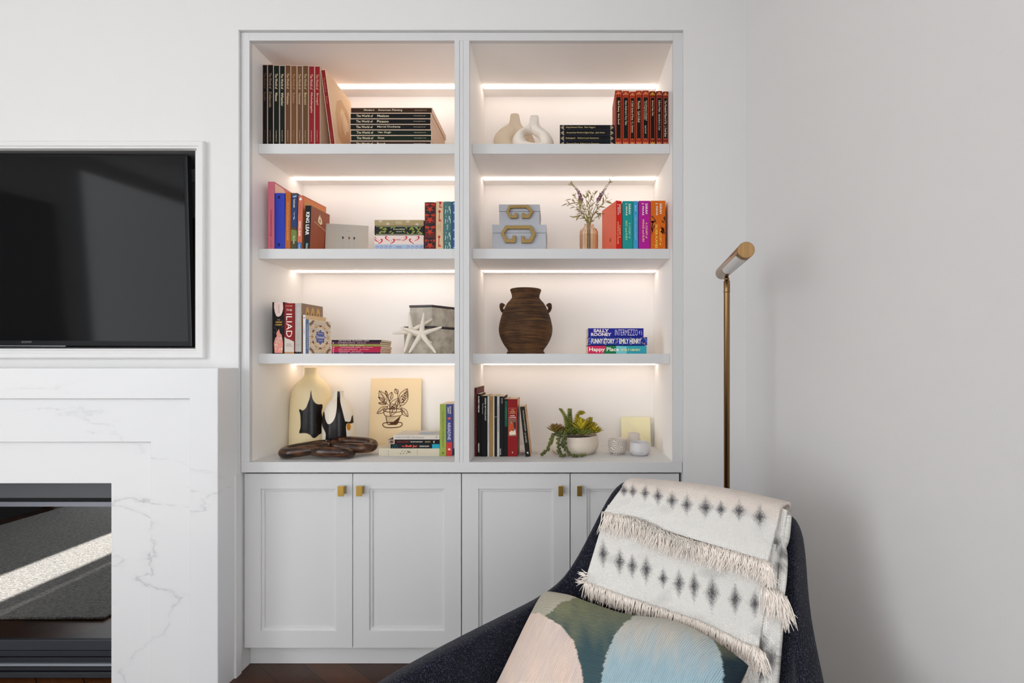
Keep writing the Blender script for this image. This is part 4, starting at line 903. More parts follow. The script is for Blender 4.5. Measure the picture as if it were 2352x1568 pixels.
def sprig(label, pts, spike=None, group=None, thick=.0013, leaves=(), ry=0.0):
    t = thing('flower_spike' if spike else 'leafy_sprig', label, 'flower' if spike else 'sprig', (0, 0, 0), group=group)
    base = Vector((PX(1352.5, 2.02) + ry * .008, 2.02 + ry * .01, S2 + .008)); nk = Vector((PX(1352.5, 2.02) + ry * .006, 2.02, PZ(519, 2.02)))
    w_ = [base, nk] + [P(x, y, 2.02 + .025 * ry * (k + 1) / len(pts)) for k, (x, y) in enumerate(pts)]
    sp = spline(w_, 10)
    mesh('stem', tube(sp, [thick * (1 - .6 * i / len(sp)) for i in range(len(sp))], 6), STEM, t, smooth=True)
    n = len(sp)
    if spike:
        a0 = int(n * spike[0]); V = []; f_ = []
        for i in range(a0, n):
            k = (i - a0) / max(1, n - 1 - a0); r_ = .0078 * (1 - k) ** .6 + .0014
            for q in range(6):
                an = random.uniform(0, 6.28); d = Vector((math.cos(an), math.sin(an), .5)); V.append(ellipsoid(sp[i] + d * r_ * .8 + Vector((0, 0, random.uniform(-.003, .003))), .0022 * (1.2 - k), .0022 * (1.2 - k), .0032 * (1.2 - k), 5))
        a1 = int(len(V) * .62)
        mesh('blossoms', join(*V[:a1]), PURP, t, smooth=True); mesh('bud_tip', join(*V[a1:]), LEAF2, t, smooth=True)
    L_ = []
    for (fr_i, ang, ln) in leaves:
        i = min(n - 2, int(n * fr_i)); d0 = (sp[i + 1] - sp[i]).normalized(); c, s_ = math.cos(ang), math.sin(ang)
        d1 = Vector((d0.x * c - d0.z * s_, random.uniform(-.5, .5), d0.x * s_ + d0.z * c)).normalized()
        sd = d1.cross(Vector((0, 1, 0))).normalized(); p = sp[i]; rows_ = []
        for k in range(6):
            u = k / 5; wd = .0019 * math.sin(math.pi * min(1, .1 + u * .95)) * (ln / .03) ** .5
            cc = p + d1 * ln * u + Vector((0, 0, -.18 * ln * u * u)); rows_.append((cc - sd * wd, cc + Vector((0, -.0008, 0)), cc + sd * wd))
        v = [q for r_ in rows_ for q in r_]; f = []
        for k in range(5):
            for m_ in range(2): f.append((3 * k + m_, 3 * k + m_ + 1, 3 * k + m_ + 4, 3 * k + m_ + 3))
        L_.append((v, f))
    if L_: mesh('leaves', join(*L_), LEAF if random.random() < .5 else LEAF2, t, smooth=True, norm=False)
    return t
def rl(n, a=.3, b=.95, ln=.024): return [(random.uniform(a, b), random.choice([-1, 1]) * random.uniform(.35, .9), random.uniform(.6, 1.3) * ln) for _ in range(n)]
sprig('purple flower spike leaning left out of the amber vase', [(1341, 480), (1334, 458), (1328, 440), (1309, 418.5)], (.56,), 'flower spikes in the amber vase', .0015, rl(8), -.4)
sprig('tall purple flower spike leaning right out of the amber vase', [(1364, 484), (1376, 458), (1388, 438), (1408, 405.5)], (.55,), 'flower spikes in the amber vase', .0015, rl(8), .4)
for i, ps in enumerate([[(1335, 490), (1318, 474), (1300, 467)], [(1336, 486), (1322, 468), (1309, 456)], [(1340, 480), (1326, 460), (1318, 443)], [(1348, 470), (1345, 452)], [(1353, 468), (1352, 439)], [(1356, 470), (1357, 443)], [(1362, 466), (1367, 436)], [(1370, 482), (1386, 468), (1406, 457)], [(1368, 486), (1384, 470), (1398, 443)], [(1366, 490), (1376, 492), (1374, 497)], [(1338, 494), (1324, 498), (1315, 500)], [(1344, 478), (1338, 462), (1330, 470)]]):
    sprig('olive green leafy sprig standing in the amber vase', ps, None, 'leafy sprigs in the amber vase', .0012, rl(11), (i % 5 - 2) * .5)

# brown jar
def jarm():
    g = N('brown_clay', .8, .25); tc = g.n('TexCoord'); mp = g.n('Mapping', {'Vector': (tc, 'Object'), 'Scale': (3, 3, 60)})
    n = g.n('TexNoise', {'Vector': mp, 'Scale': 3, 'Detail': 8, 'Roughness': .7}); n2 = g.n('TexNoise', {'Vector': (tc, 'Object'), 'Scale': 9, 'Detail': 5})
    k = g.math('ADD', (n, 0), g.math('MULTIPLY', (n2, 0), .5))
    g.color(g.ramp(k, [(.50, (32, 22, 16)), (.70, (66, 45, 29)), (.92, (112, 77, 46))])); g.bump((n, 0), .5, .003); return g.m
M_JAR = jarm(); YJ = 2.035; sj = YJ / F
jr = thing('clay_jar', 'brown streaked clay jar with two small lug handles', 'jar', (PX(1207.5, YJ), YJ, S3 + .0004))
def jz(y): return PZ(y, YJ) - S3
jp = [(.002, .0), (40.6 * sj, 0), (41 * sj, jz(806)), (42.5 * sj, jz(802)), (51 * sj, jz(790)), (58.5 * sj, jz(774)), (61.4 * sj, jz(759)), (60 * sj, jz(744)), (54 * sj, jz(722)), (44 * sj, jz(700)), (35 * sj, jz(689)), (31.8 * sj, jz(684)), (32 * sj, jz(678)), (34.2 * sj, jz(671)), (35.6 * sj, jz(667)), (34.6 * sj, jz(665)), (32 * sj, jz(667)), (29 * sj, jz(680)), (30 * sj, jz(690))]
mesh('body', lathe(smoothprof(jp, 5), 72), M_JAR, jr, smooth=True)
for s_ in (-1, 1):
    h = mesh('lug_handle', tube(spline([(s_ * 49 * sj, -.006, jz(704)), (s_ * 55 * sj, -.007, jz(700)), (s_ * 56 * sj, -.002, jz(707)), (s_ * 53 * sj, .003, jz(714)), (s_ * 49 * sj, -.002, jz(716))], 7), [.0075] * 29, 10), M_JAR, jr, smooth=True)

# two concrete boxes and starfish
def conc():
    g = N('mottled_shagreen', .6, .35); tc = g.n('TexCoord'); n = g.n('TexNoise', {'Vector': (tc, 'Object'), 'Scale': 22, 'Detail': 7, 'Roughness': .6})
    g.color(g.ramp((n, 0), [(.3, (140, 132, 120)), (.5, (178, 170, 156)), (.72, (204, 194, 178))])); g.bump((n, 0), .2, .002); return g.m
M_CONC = conc(); M_LID = mat((44, 30, 32), .35)
def cornerbox(label, xc, yt, Ycor, lx, rx, wl_, wr_, z, lidpx):
    """box turned so that one corner faces the room; lx, rx are directions of the two faces"""
    t = thing('lidded_box', label, 'box', (0, 0, 0), group='mottled grey boxes with dark lids')
    c = Vector((PX(xc, Ycor), Ycor)); top = PZ(yt, Ycor); lt = lidpx * Ycor / F
    a, b = Vector(lx).normalized() * wl_, Vector(rx).normalized() * wr_
    def quad(g_): 
        u, v = Vector(lx).normalized() * g_, Vector(rx).normalized() * g_
        return [tuple(p) for p in (c - u - v, c + a + u - v, c + a + b + u + v, c + b - u + v)]
    mesh('body', prism(quad(-.0008), z, top - lt - .0004, 'z'), M_CONC, t, bev=.0015)
    mesh('lid', prism(quad(.0006), top - lt, top, 'z'), M_LID, t, bev=.0015)
    return top
zb2 = PZ(748.6, 1.99)
cornerbox('larger mottled grey box with dark lid, behind the starfish', 995.2, 748.6, 1.99, (-.985, .17), (.62, .78), .131, .17, S3 + .0004, 5)
cornerbox('smaller mottled grey box with dark lid, on top of the larger one', 992.4, 699.6, 1.997, (-.985, .17), (.62, .78), .101, .135, zb2 + .0004, 5.2)
M_STAR = mat((230, 220, 205), .85, 0, .2, bump=.5, bscale=260)
def starfish(label, Yc, c, tips, push):
    t = thing('starfish', label, 'starfish', (0, 0, 0), group='dried starfish leaning on the grey boxes')
    V = []; cc = P(*c, Yc)
    bm = []
    for (x, y), dy in zip(tips, push):
        e_ = P(x, y, Yc + dy); pts = spline([cc, cc.lerp(e_, .35) + Vector((0, -.003, 0)), cc.lerp(e_, .7), e_], 5)
        bm.append(tube(pts, [.0122 - .0086 * i / (len(pts) - 1) - (.0025 if i == len(pts) - 1 else 0) for i in range(len(pts))], 10))
    mesh('arms', join(*bm, ellipsoid(cc + Vector((0, .002, 0)), .018, .012, .018, 12)), M_STAR, t, smooth=True)
def c5(pts): return c2p(pts, 5.113, 600, 640)
starfish('front white starfish propped on two arms', 1.937, c5([(1885, 650)])[0], c5([(1908, 398), (2122, 566), (2050, 872), (1735, 872), (1640, 572)]), (.035, .02, -.012, -.012, .03))
starfish('rear white starfish half hidden by the front one', 1.976, c5([(1765, 615)])[0], c5([(1738, 395), (2006, 476), (2008, 755), (1678, 868), (1538, 642)]), (.02, .01, .012, -.005, .0))

# bottom left: two glass vases with dark inlay
def c7(pts): return c2p(pts, 5.345, 620, 830)
VG = colmat('cased_glass', .3, .25, .12)
def patchvase(label, cx, Y, prof, patch, lightc, darkc, spot=None):
    t = thing('art_glass_vase', label, 'vase', (PX(cx, Y), Y, ZCT + .0004), group='cream art glass vases with dark inlay')
    pf = [(r_ / 5.345 * Y / F, max(0, PZ(830 + y / 5.345, Y) - ZCT)) for r_, y in prof]; pf[0] = (pf[0][0], 0)
    pp = [(.001, 0)] + smoothprof(pf, 34); top = pp[-1]; pp += [(top[0] * .82, top[1]), (top[0] * .78, top[1] - .02)]
    o = mesh('body', lathe(pp, 400), VG, t, smooth=True); ps = smooth2(patch, 4)
    def fn(co):
        w_ = Vector(co) + t.location; x = VX + w_.x * F / w_.y; y = VY - (w_.z - E) * F / w_.y; q = ((x - 620) * 5.345, (y - 830) * 5.345)
        if co.y > 0: return lin(lightc)
        acc = [0, 0, 0]
        for dx in (-1.3, 0, 1.3):
            for dy in (-1.3, 0, 1.3):
                u = (q[0] + dx, q[1] + dy)
                if spot and ((u[0] - spot[0]) / spot[2]) ** 2 + ((u[1] - spot[1]) / spot[3]) ** 2 < 1: c = (206, 134, 24)
                elif inside(u, ps): c = darkc if noise.noise(co * 60) < .32 else (26, 8, 5)
                else: c = lightc
                acc = [g_ + h_ / 9 for g_, h_ in zip(acc, lin(c))]
        return acc
    paint(o, fn); return t
patchvase('tall cream glass vase with a dark leaf-shaped inlay', 715, 2.14, [(243, 1100), (245, 1000), (243, 860), (240, 700), (231, 520), (216, 390), (192, 305), (136, 232), (92, 184), (77, 150), (76, 100), (80, 76)], [(503, 350), (515, 420), (530, 470), (560, 510), (600, 525), (640, 525), (647, 560), (635, 620), (645, 700), (640, 860), (600, 900), (560, 935), (525, 935), (490, 900), (440, 880), (365, 880), (360, 860), (375, 800), (375, 700), (370, 640), (358, 600), (370, 583), (400, 600), (440, 570), (470, 500), (490, 440)], (240, 222, 178), (8, 3, 3))
patchvase('small cream glass vase with dark lower half and amber spot', 777.6, 2.072, [(183, 1120), (185, 1000), (187, 860), (186, 780), (180, 690), (163, 600), (122, 512), (82, 468), (62, 430), (59, 395), (60, 364)], [(828, 380), (858, 380), (865, 500), (890, 600), (920, 720), (935, 735), (985, 735), (1005, 670), (1030, 660), (1030, 740), (1000, 760), (950, 760), (935, 800), (940, 905), (945, 1100), (690, 1100), (685, 905), (670, 850), (640, 780), (640, 640), (668, 620), (680, 700), (710, 765), (760, 750), (800, 680), (820, 560)], (240, 230, 212), (9, 3, 2), (967, 800, 26, 46))
# carved wooden links
def linkm():
    g = N('dark_polished_wood', .22, .5); tc = g.n('TexCoord'); mp = g.n('Mapping', {'Vector': (tc, 'Object'), 'Scale': (8, 40, 40)}); n = g.n('TexNoise', {'Vector': mp, 'Scale': 1.5, 'Detail': 6})
    g.color(g.ramp((n, 0), [(.33, (18, 9, 5)), (.52, (60, 32, 14)), (.75, (116, 68, 30))])); return g.m
M_LINK = linkm(); lk = thing('wooden_chain_sculpture', 'dark polished wooden sculpture of linked rings lying before the vases', 'sculpture', (0, 0, 0))
def stad(c, L, W_, rz, tx, ty, rad):
    M_ = Matrix.Translation(c) @ Matrix.Rotation(R(rz), 4, 'Z') @ Matrix.Rotation(R(ty), 4, 'Y') @ Matrix.Rotation(R(tx), 4, 'X'); pts = []
    for i in range(56):
        a = 2 * math.pi * i / 56; c_, s_ = math.cos(a), math.sin(a); n = 2.6
        pts.append(M_ @ Vector((L / 2 * math.copysign(abs(c_) ** (2 / n), c_), W_ / 2 * math.copysign(abs(s_) ** (2 / n), s_), 0)))
    return tube(pts, rad, 18, True)
YW1 = 1.985
mesh('link', stad(Vector((PX(704, 1.948), 1.948, ZCT + .0340)), .165, .079, 8, 4, -7.5, .0205), M_LINK, lk, smooth=True)
mesh('link', stad(Vector((PX(764, 1.93), 1.93, ZCT + .0245)), .138, .074, -4, -10, 2, .0195), M_LINK, lk, smooth=True)
mesh('link', stad(Vector((PX(813, 1.995), 1.995, ZCT + .0430)), .148, .079, 12, 10, 5, .0200), M_LINK, lk, smooth=True)
# potted-plant print leaning on the back panel
YT, YBm = 2.228, 2.205
tl, tr_ = P(852, 868.5, YT), P(968, 868.5, YT)
t, o, ex, ey = card('cream print of a potted leafy plant in brown ink leaning on the back', [tl, tr_, Vector((tr_.x + .003, YBm, ZCT + .0006)), Vector((tl.x - .003, YBm, ZCT + .0006))], .002, mat((240, 218, 178), .9), 'art_print', 'picture')
INK = mat((92, 54, 32), .9)
def ip(pts): return [((x - 1240) / 620, (y - 205) / 850) for x, y in pts]
def band2(pts, w_):
    o2 = []
    for i in range(len(pts) - 1):
        (x1, y1), (x2, y2) = pts[i], pts[i + 1]; d = math.hypot(x2 - x1, y2 - y1) or 1; nx, ny = -(y2 - y1) / d * w_ / 2, (x2 - x1) / d * w_ / 2
        o2.append(ip([(x1 + nx, y1 + ny), (x2 + nx, y2 + ny), (x2 - nx, y2 - ny), (x1 - nx, y1 - ny)]))
    return o2
def outl(pts, w_=7, closed=True):
    q = smooth2(pts, 5) if closed else [tuple(p)[:2] for p in smoothprof(pts, 5)]
    return band2(q + ([q[0]] if closed else []), w_)
ink = []
ink += outl([(1410, 605), (1470, 588), (1570, 588), (1640, 605), (1610, 625), (1530, 632), (1450, 625)], 9) + outl([(1412, 612), (1420, 660), (1450, 680), (1530, 684), (1610, 676), (1636, 655), (1640, 612)], 8, False)
ink += outl([(1440, 680), (1448, 720), (1465, 780), (1500, 786)], 9, False) + outl([(1615, 680), (1600, 730), (1580, 780), (1540, 786), (1490, 786)], 9, False)
ink += [ip([(1615, 680), (1580, 780), (1540, 788), (1478, 784), (1540, 745)])]
ink += outl([(1405, 790), (1420, 768), (1470, 760), (1590, 758), (1636, 765), (1642, 790), (1610, 815), (1520, 824), (1440, 820)], 11)
for k in range(5): ink += outl([(1450, 695 + 17 * k), (1510, 698 + 17 * k), (1570 - 14 * k, 694 + 17 * k)], 3.5, False)
def pleaf(b, tip, w_, lw_=7):
    (x0, y0), (x1, y1) = b, tip; dx, dy = x1 - x0, y1 - y0; L = math.hypot(dx, dy); nx, ny = -dy / L * w_, dx / L * w_
    f = lambda u, s_: (x0 + dx * u + nx * s_, y0 + dy * u + ny * s_)
    r_ = outl([f(0, 0), f(.25, .75), f(.55, 1), f(.85, .45), f(1, 0)], lw_, False) + outl([f(0, 0), f(.25, -.75), f(.55, -1), f(.85, -.45), f(1, 0)], lw_, False) + outl([f(0, 0), f(.5, .08), f(.95, 0)], 5, False)
    for k in range(5):
        u = .25 + .13 * k; r_.append(ip([f(u, .12), f(u + .1, .12), f(u + .08, .68 - .1 * k)])); 
        if k % 2: r_.append(ip([f(u, -.12), f(u + .1, -.12), f(u + .08, -.62 + .1 * k)]))
    return r_
for b, tp, w_ in (((1440, 520), (1348, 362), 44), ((1600, 520), (1692, 335), 48), ((1610, 560), (1696, 372), 46), ((1478, 490), (1502, 378), 30), ((1575, 400), (1540, 338), 24), ((1480, 600), (1590, 455), 40), ((1560, 530), (1496, 680), 40), ((1460, 560), (1330, 648), 34), ((1620, 575), (1712, 688), 32), ((1420, 500), (1340, 440), 16), ((1448, 430), (1426, 360), 13), ((1440, 530), (1342, 516), 14)):
    ink += pleaf(b, tp, w_)
for a, b in (((1530, 600), (1440, 520)), ((1540, 600), (1600, 520)), ((1570, 600), (1575, 400)), ((1520, 600), (1478, 490)), ((1560, 600), (1610, 560)), ((1500, 600), (1448, 430))): ink += outl([a, ((a[0] + b[0]) / 2 + 6, (a[1] + b[1]) / 2), b], 6, False)
mesh('plant_print', on(o, ex, ey, ink), INK, t, norm=False)

# bottom right: planter of succulents
YP_ = 2.05; sp_ = YP_ / F
pl = thing('succulent_planter', 'round cream bowl planted with green and bronze succulents', 'plant', (PX(1319.2, YP_), YP_, ZCT + .0004))
def bz(y): return PZ(y, YP_) - ZCT
RB_ = 55.5 * sp_
bowl = [(.002, 0), (.070, 0), (.082, .003), (.096, .016), (RB_, .036), (RB_ * .985, .054), (RB_ * .95, .0745), (RB_ * .93, .0765), (RB_ * .905, .0745), (RB_ * .90, .060)]
mesh('bowl', lathe(smoothprof(bowl, 5), 72), mat((222, 210, 194), .6, 0, .35, bump=.15, bscale=90), pl, smooth=True)
mesh('soil', lathe([(.001, .062), (RB_ * .905, .060)], 40), mat((40, 32, 24), .9), pl)
def petal(c, az, el, L, W_, curl=.2, th=.0028, pt=1.0):
    d = Vector((math.cos(az) * math.cos(el), math.sin(az) * math.cos(el), math.sin(el))); sd = Vector((-math.sin(az), math.cos(az), 0)); up = sd.cross(d) * -1
    V, Fc = [], []; n = 7
    for k in range(n + 1):
        u = k / n; wd = W_ * (math.sin(math.pi * min(1, (.14 + .86 * u))) ** .8 * (1 - .35 * u * pt) + .05) if k < n else W_ * .03
        cc = Vector(c) + d * L * u + Vector((0, 0, 1)) * curl * L * u * u
        V += [cc - sd * wd + up * .3 * wd, cc - up * th * (1 - u), cc + sd * wd + up * .3 * wd, cc + up * th * .8 * (1 - u)]
    for k in range(n):
        for m_ in range(4): Fc.append((4 * k + m_, 4 * k + (m_ + 1) % 4, 4 * k + 4 + (m_ + 1) % 4, 4 * k + 4 + m_))
    Fc += [(0, 1, 2, 3), (4 * n + 3, 4 * n + 2, 4 * n + 1, 4 * n)]
    return V, Fc
def leafm(a, b, name):
    g = N(name, .45, .4); tc = g.n('TexCoord'); n = g.n('TexNoise', {'Vector': (tc, 'Object'), 'Scale': 26, 'Detail': 3})
    g.color(g.ramp((n, 0), [(.36, a), (.64, b)])); g.b.inputs['Subsurface Weight'].default_value = .08; g.b.inputs['Subsurface Radius'].default_value = (.004, .004, .002); return g.m
M_YG = leafm((150, 138, 24), (206, 184, 44), 'yellow_green_leaf'); M_BR = leafm((122, 112, 44), (150, 92, 50), 'bronze_leaf'); M_GR = leafm((96, 108, 40), (146, 150, 62), 'green_leaf'); M_DG = leafm((66, 76, 34), (102, 108, 52), 'pearl_green')
def bp(x, y, dy=0):                      # crop-8 pixel to planter-local point
    p = P(1070 + x / 4.612, 830 + y / 4.612, YP_ + dy) - pl.location; return p
def rosette(name, c, L, W_, m, layers, base_el=.15):
    q = []
    for k in range(layers):
        n = 9 - k if layers < 5 else 10 - k
        for i in range(max(3, n)):
            q.append(petal(c, 2 * math.pi * (i + .5 * (k % 2)) / max(3, n) + .3 * k, base_el + k * .30, L * (1 - .10 * k), W_ * (1 - .08 * k)))
    return mesh(name, join(*q), m, pl, smooth=True)
rosette('bronze_rosette', bp(955, 745, -.035), .046, .0115, M_BR, 4, .25)
rosette('small_rosette', bp(1365, 755, -.03), .042, .0115, M_YG, 4, .14)
rosette('small_rosette', bp(1330, 715, .01), .036, .011, M_YG, 4, .5)
rosette('fill_rosette', bp(1150, 770, -.035), .042, .012, M_GR, 4, .3)
rosette('fill_rosette', bp(1230, 775, -.06), .036, .011, M_GR, 3, .15)
rosette('fill_rosette', bp(1030, 765, -.02), .040, .011, M_GR, 4, .3)
q = []
for i in range(17):
    a = 2 * math.pi * i / 17 + .4; q.append(petal(bp(1225, 755, -.02), a, .62 + .33 * (i % 3), .058 + .008 * (i % 2), .0165, .10))
mesh('agave', join(*q), M_YG, pl, smooth=True)
def stacked(name, pts, m, w_=.012):
    q = []; sp = spline(pts, 8)
    for i, p in enumerate(sp):
        k = i / len(sp)
        for j in range(4): q.append(petal(p, i * .8 + j * math.pi / 2, .35, w_ * (1.15 - .55 * k), w_ * .42 * (1.15 - .5 * k), .3))
    return mesh(name, join(*q), m, pl, smooth=True)
stacked('leafy_stem', [bp(1085, 760), bp(1070, 680), bp(1050, 590), bp(1000, 510)], M_GR, .0165)
stacked('leafy_stem', [bp(1105, 760, .01), bp(1105, 690, .01), bp(1100, 600, .01), bp(1100, 515, .01)], M_GR, .020)
stacked('leafy_stem', [bp(1150, 740, .02), bp(1165, 660, .02), bp(1185, 570, .02)], M_YG, .0185)
stacked('leafy_stem', [bp(1300, 740, .01), bp(1310, 660, .01), bp(1320, 605, .01)], M_YG, .0185)
rosette('top_rosette', bp(1222, 560, .02), .022, .010, M_YG, 5, .2)
rosette('dark_rosette', bp(1090, 770, -.05), .034, .009, M_GR, 3, .2)
rosette('dark_rosette', bp(1290, 765, -.055), .032, .009, M_GR, 3, .15)
def pearls(pts, n_):
    sp = [Vector((p.x, p.y, max(p.z, .0075))) for p in spline(pts, 10)]; q = [tube(sp, .0008, 5)]
    for i in range(n_):
        p = sp[int(i * (len(sp) - 1) / (n_ - 1))]
        for j in range(2):
            a = random.uniform(0, 6.28); d = Vector((math.cos(a) * .0055, -abs(math.sin(a)) * .0045, random.uniform(-.002, .002))); q.append(ellipsoid(p + d, 0.0045, .0045, .0058, 8, Matrix.Rotation(random.uniform(-.8, .8), 4, 'Y')))
    return mesh('bead_trail', join(*q), M_DG, pl, smooth=True)
rim = -.105
pearls([bp(960, 745, -.06), bp(920, 790, -.11), bp(898, 850, -.118), bp(885, 900, -.11), bp(845, 955, -.10), bp(788, 992, -.085)], 20)
pearls([bp(1000, 750, -.07), bp(985, 800, -.112), bp(975, 870, -.12), bp(985, 940, -.115), bp(1000, 985, -.11), bp(1035, 1022, -.105)], 19)
pearls([bp(1050, 750, -.07), bp(1050, 800, -.112), bp(1050, 880, -.12), bp(1075, 960, -.115), bp(1130, 995, -.11), bp(1190, 1003, -.105), bp(1248, 1020, -.10)], 24)
pearls([bp(1010, 730, -.05), bp(1040, 770, -.10), bp(1030, 840, -.118), bp(1010, 900, -.12)], 11)
# cups
def swirl():
    g = N('carved_cup', .6, .4); tc = g.n('TexCoord'); wv = g.n('TexWave', {'Vector': (tc, 'Object'), 'Scale': 95, 'Distortion': 14, 'Detail': 0, 'Detail Scale': .5}, bands_direction='DIAGONAL')
    g.color(g.ramp((wv, 1), [(.30, (150, 144, 140)), (.52, (226, 216, 204))])); g.bump((wv, 1), .5, .002); return g.m
def cup(label, cx, Y, prof, m, cat='cup', inner=None, lid=None):
    t = thing('ceramic_cup', label, cat, (PX(cx, Y), Y, ZCT + .0004), group='small ceramic cups beside the planter')
    pp = smoothprof(prof, 5); r_, z = prof[-1]
    mesh('outer_wall', lathe([(.001, prof[0][1])] + pp, 48, caps=False), m, t, smooth=True)
    mesh('inner_wall', lathe([(r_, z), (r_ - .0018, z + .0008), (r_ - .0036, z - .001)] + [(r_ - .0045, z * .6), (r_ * .75, .006), (.001, .005)], 48, caps=False), inner or m, t, smooth=True)
    return t
M_CUP = mat((216, 206, 196), .5, 0, .4)
YA = 2.02; k_ = YA / F
cup('white cup carved all over with grey wavy lines', 1418.3, YA, [(.026, 0), (.028, .004), (20 * k_, .012), (21 * k_, .03), (21.2 * k_, PZ(1007.5, YA) - ZCT)], swirl(), inner=M_CUP)
YB_ = 2.0; k_ = YB_ / F
cup('smooth white cup with faint blue tint, front right of the three', 1469.6, YB_, [(.030, 0), (20 * k_, .004), (24 * k_, .016), (24.6 * k_, .028), (23 * k_, PZ(1015, YB_) - ZCT)], mat((206, 204, 204), .4, 0, .5))
YC_ = 2.10; k_ = YC_ / F
cup('tall pale cup with narrow neck behind the other two', 1456, YC_, [(.028, 0), (15.5 * k_, .006), (16.5 * k_, .03), (14.6 * k_, .05), (12.6 * k_, .060), (12.8 * k_, PZ(994, YC_) - ZCT)], M_CUP)
yg = mat((244, 236, 190), .3, 0, .5)
tl, tr_ = P(1426.5, 957, 2.222), P(1493, 957.5, 2.222)
t, o, ex, ey = card('pale yellow-green square tile standing behind the small cups', [tl, tr_, Vector((tr_.x, 2.20, ZCT + .0006)), Vector((tl.x, 2.20, ZCT + .0006))], .008, yg, 'decorative_tile', 'tile')
fern = []
for k in range(8):
    u = .08 + .055 * k; y = .12 + .045 * k
    for s_ in (-1, 1): fern.append([(u, y), (u + .07 * (1 if s_ > 0 else .2), y + .015 - .10 * (s_ < 0)), (u + .09 * (1 if s_ > 0 else .3), y + .05 - .12 * (s_ < 0)), (u + .02, y + .03)])
mesh('fern_relief', on(o, ex, ey, fern), mat((248, 244, 214), .4), t, norm=False)

# ------------------------------------------------------------------ floor lamp
lx0, ly0 = .522, 1.50
lp = thing('floor_lamp', 'slim brass reading lamp with a tube head, behind the armchair', 'lamp', (lx0, ly0, 0))
def brass():
    g = N('aged_brass', .3); g.b.inputs['Metallic'].default_value = 1; tc = g.n('TexCoord'); mp = g.n('Mapping', {'Vector': (tc, 'Object'), 'Scale': (30, 30, 1)})
    n = g.n('TexNoise', {'Vector': mp, 'Scale': 4, 'Detail': 2}); g.color(g.ramp((n, 0), [(.3, (136, 106, 70)), (.7, (152, 122, 84))])); return g.m
M_AB = brass()
ztop = PZ(645, ly0)
mesh('base', lathe([(.001, 0), (.12, 0), (.125, .004), (.125, .014), (.121, .018), (.001, .018)], 64), M_AB, lp, smooth=False, bev=.001)
mesh('pole', lathe([(.009, .018), (.009, ztop - .036), (.0095, ztop - .034), (.0095, ztop), (.008, ztop + .001)], 28), M_AB, lp, smooth=True)
mesh('collar', lathe([(.0096, ztop - .037), (.0102, ztop - .0355), (.0096, ztop - .034)], 28), M_AB, lp, smooth=True)
LENS = .45
A_, B_ = P(1714, 574, 1.20), P(1658.5, 627, 1.555)
ax = (B_ - A_).normalized(); Lh = (B_ - A_).length; jt = Vector((lx0, ly0, ztop))
pj = A_ + ax * ((jt - A_).dot(ax))
q = ax.to_track_quat('Z', 'Y').to_matrix().to_4x4()
HM = Matrix.Translation(A_ - Vector((lx0, ly0, 0))) @ q
rad = .0205
mesh('swivel_joint', join(tube([Vector((0, 0, ztop - .002)), Vector((0, 0, pj.z - rad + .004))], .0058, 14), ellipsoid(Vector((0, 0, ztop + .006)), .008, .008, .006, 12)), M_AB, lp, smooth=True)
hd = mesh('lamp_head', move(lathe([(rad, 0), (rad, Lh)], 48), HM), M_AB, lp, bev=.0012)
for p in hd.data.polygons: p.use_smooth = len(p.vertices) == 4
# opal strip on the underside of the head
down = q.inverted() @ Vector((0, 0, -1)); a0 = math.atan2(down.y, down.x) + LENS
V, Fc = [], []
for i in range(41):
    for k in range(9):
        t_ = .5 - .5 * math.cos(math.pi * i / 40); d = max(0, abs(t_ - .5) - .44) / .06; hw = .74 * max(.02, 1 - d * d) ** .5; a = a0 + hw * (k / 4 - 1); zz = .020 + .225 * t_
        V.append((rad * 1.02 * math.cos(a), rad * 1.02 * math.sin(a), zz))
for i in range(40):
    for k in range(8): Fc.append((9 * i + k, 9 * i + k + 1, 9 * i + k + 10, 9 * i + k + 9))
mesh('diffuser', move((V, Fc), HM), mat((232, 232, 230), .4), lp, smooth=True)['label'] = 'white opal strip under the brass head'

# ------------------------------------------------------------------ armchair
U = Vector((.743, -.669, 0)); FW = Vector((-.669, -.743, 0)); M0 = Vector((.327, 1.15, 0))
def C(s_, f, z): return M0 + U * s_ + FW * f + Vector((0, 0, z))
def backf(z): return .408 * (.85 - z)              # forward offset of the reclined back
def navy():
    g = N('navy_tweed', .95, .12); tc = g.n('TexCoord'); v = g.n('TexVoronoi', {'Vector': (tc, 'Object'), 'Scale': 430}); n = g.n('TexNoise', {'Vector': (tc, 'Object'), 'Scale': 900, 'Detail': 2})
    k = g.math('MULTIPLY', (v, 0), (n, 0)); g.color(g.ramp(k, [(.12, (12, 13, 20)), (.30, (24, 26, 38)), (.46, (74, 76, 92))])); g.bump((v, 0), .6, .003)
    g.b.inputs['Sheen Weight'].default_value = .12; return g.m
M_NAVY = navy()
ch = thing('armchair', 'navy tweed armchair with low sloping arms, turned to the left', 'armchair', tuple(C(0, .3, 0)))
inv = Vector(ch.location)
top = [(-.40, .74, .40), (-.425, .70, .46), (-.428, .60, .505), (-.405, .47, .522), (-.375, .34, .54), (-.345, .22, .563), (-.312, .12, .615), (-.274, .055, .75), (-.240, .01, .858), (-.206, -.008, .883), (-.12, -.014, .883), (0, -.018, .883), (.12, -.014, .881), (.192, -.008, .879), (.222, .008, .858), (.236, .055, .745), (.255, .11, .63), (.275, .20, .585), (.31, .32, .565), (.35, .46, .545), (.385, .60, .52), (.39, .70, .475), (.375, .74, .40)]
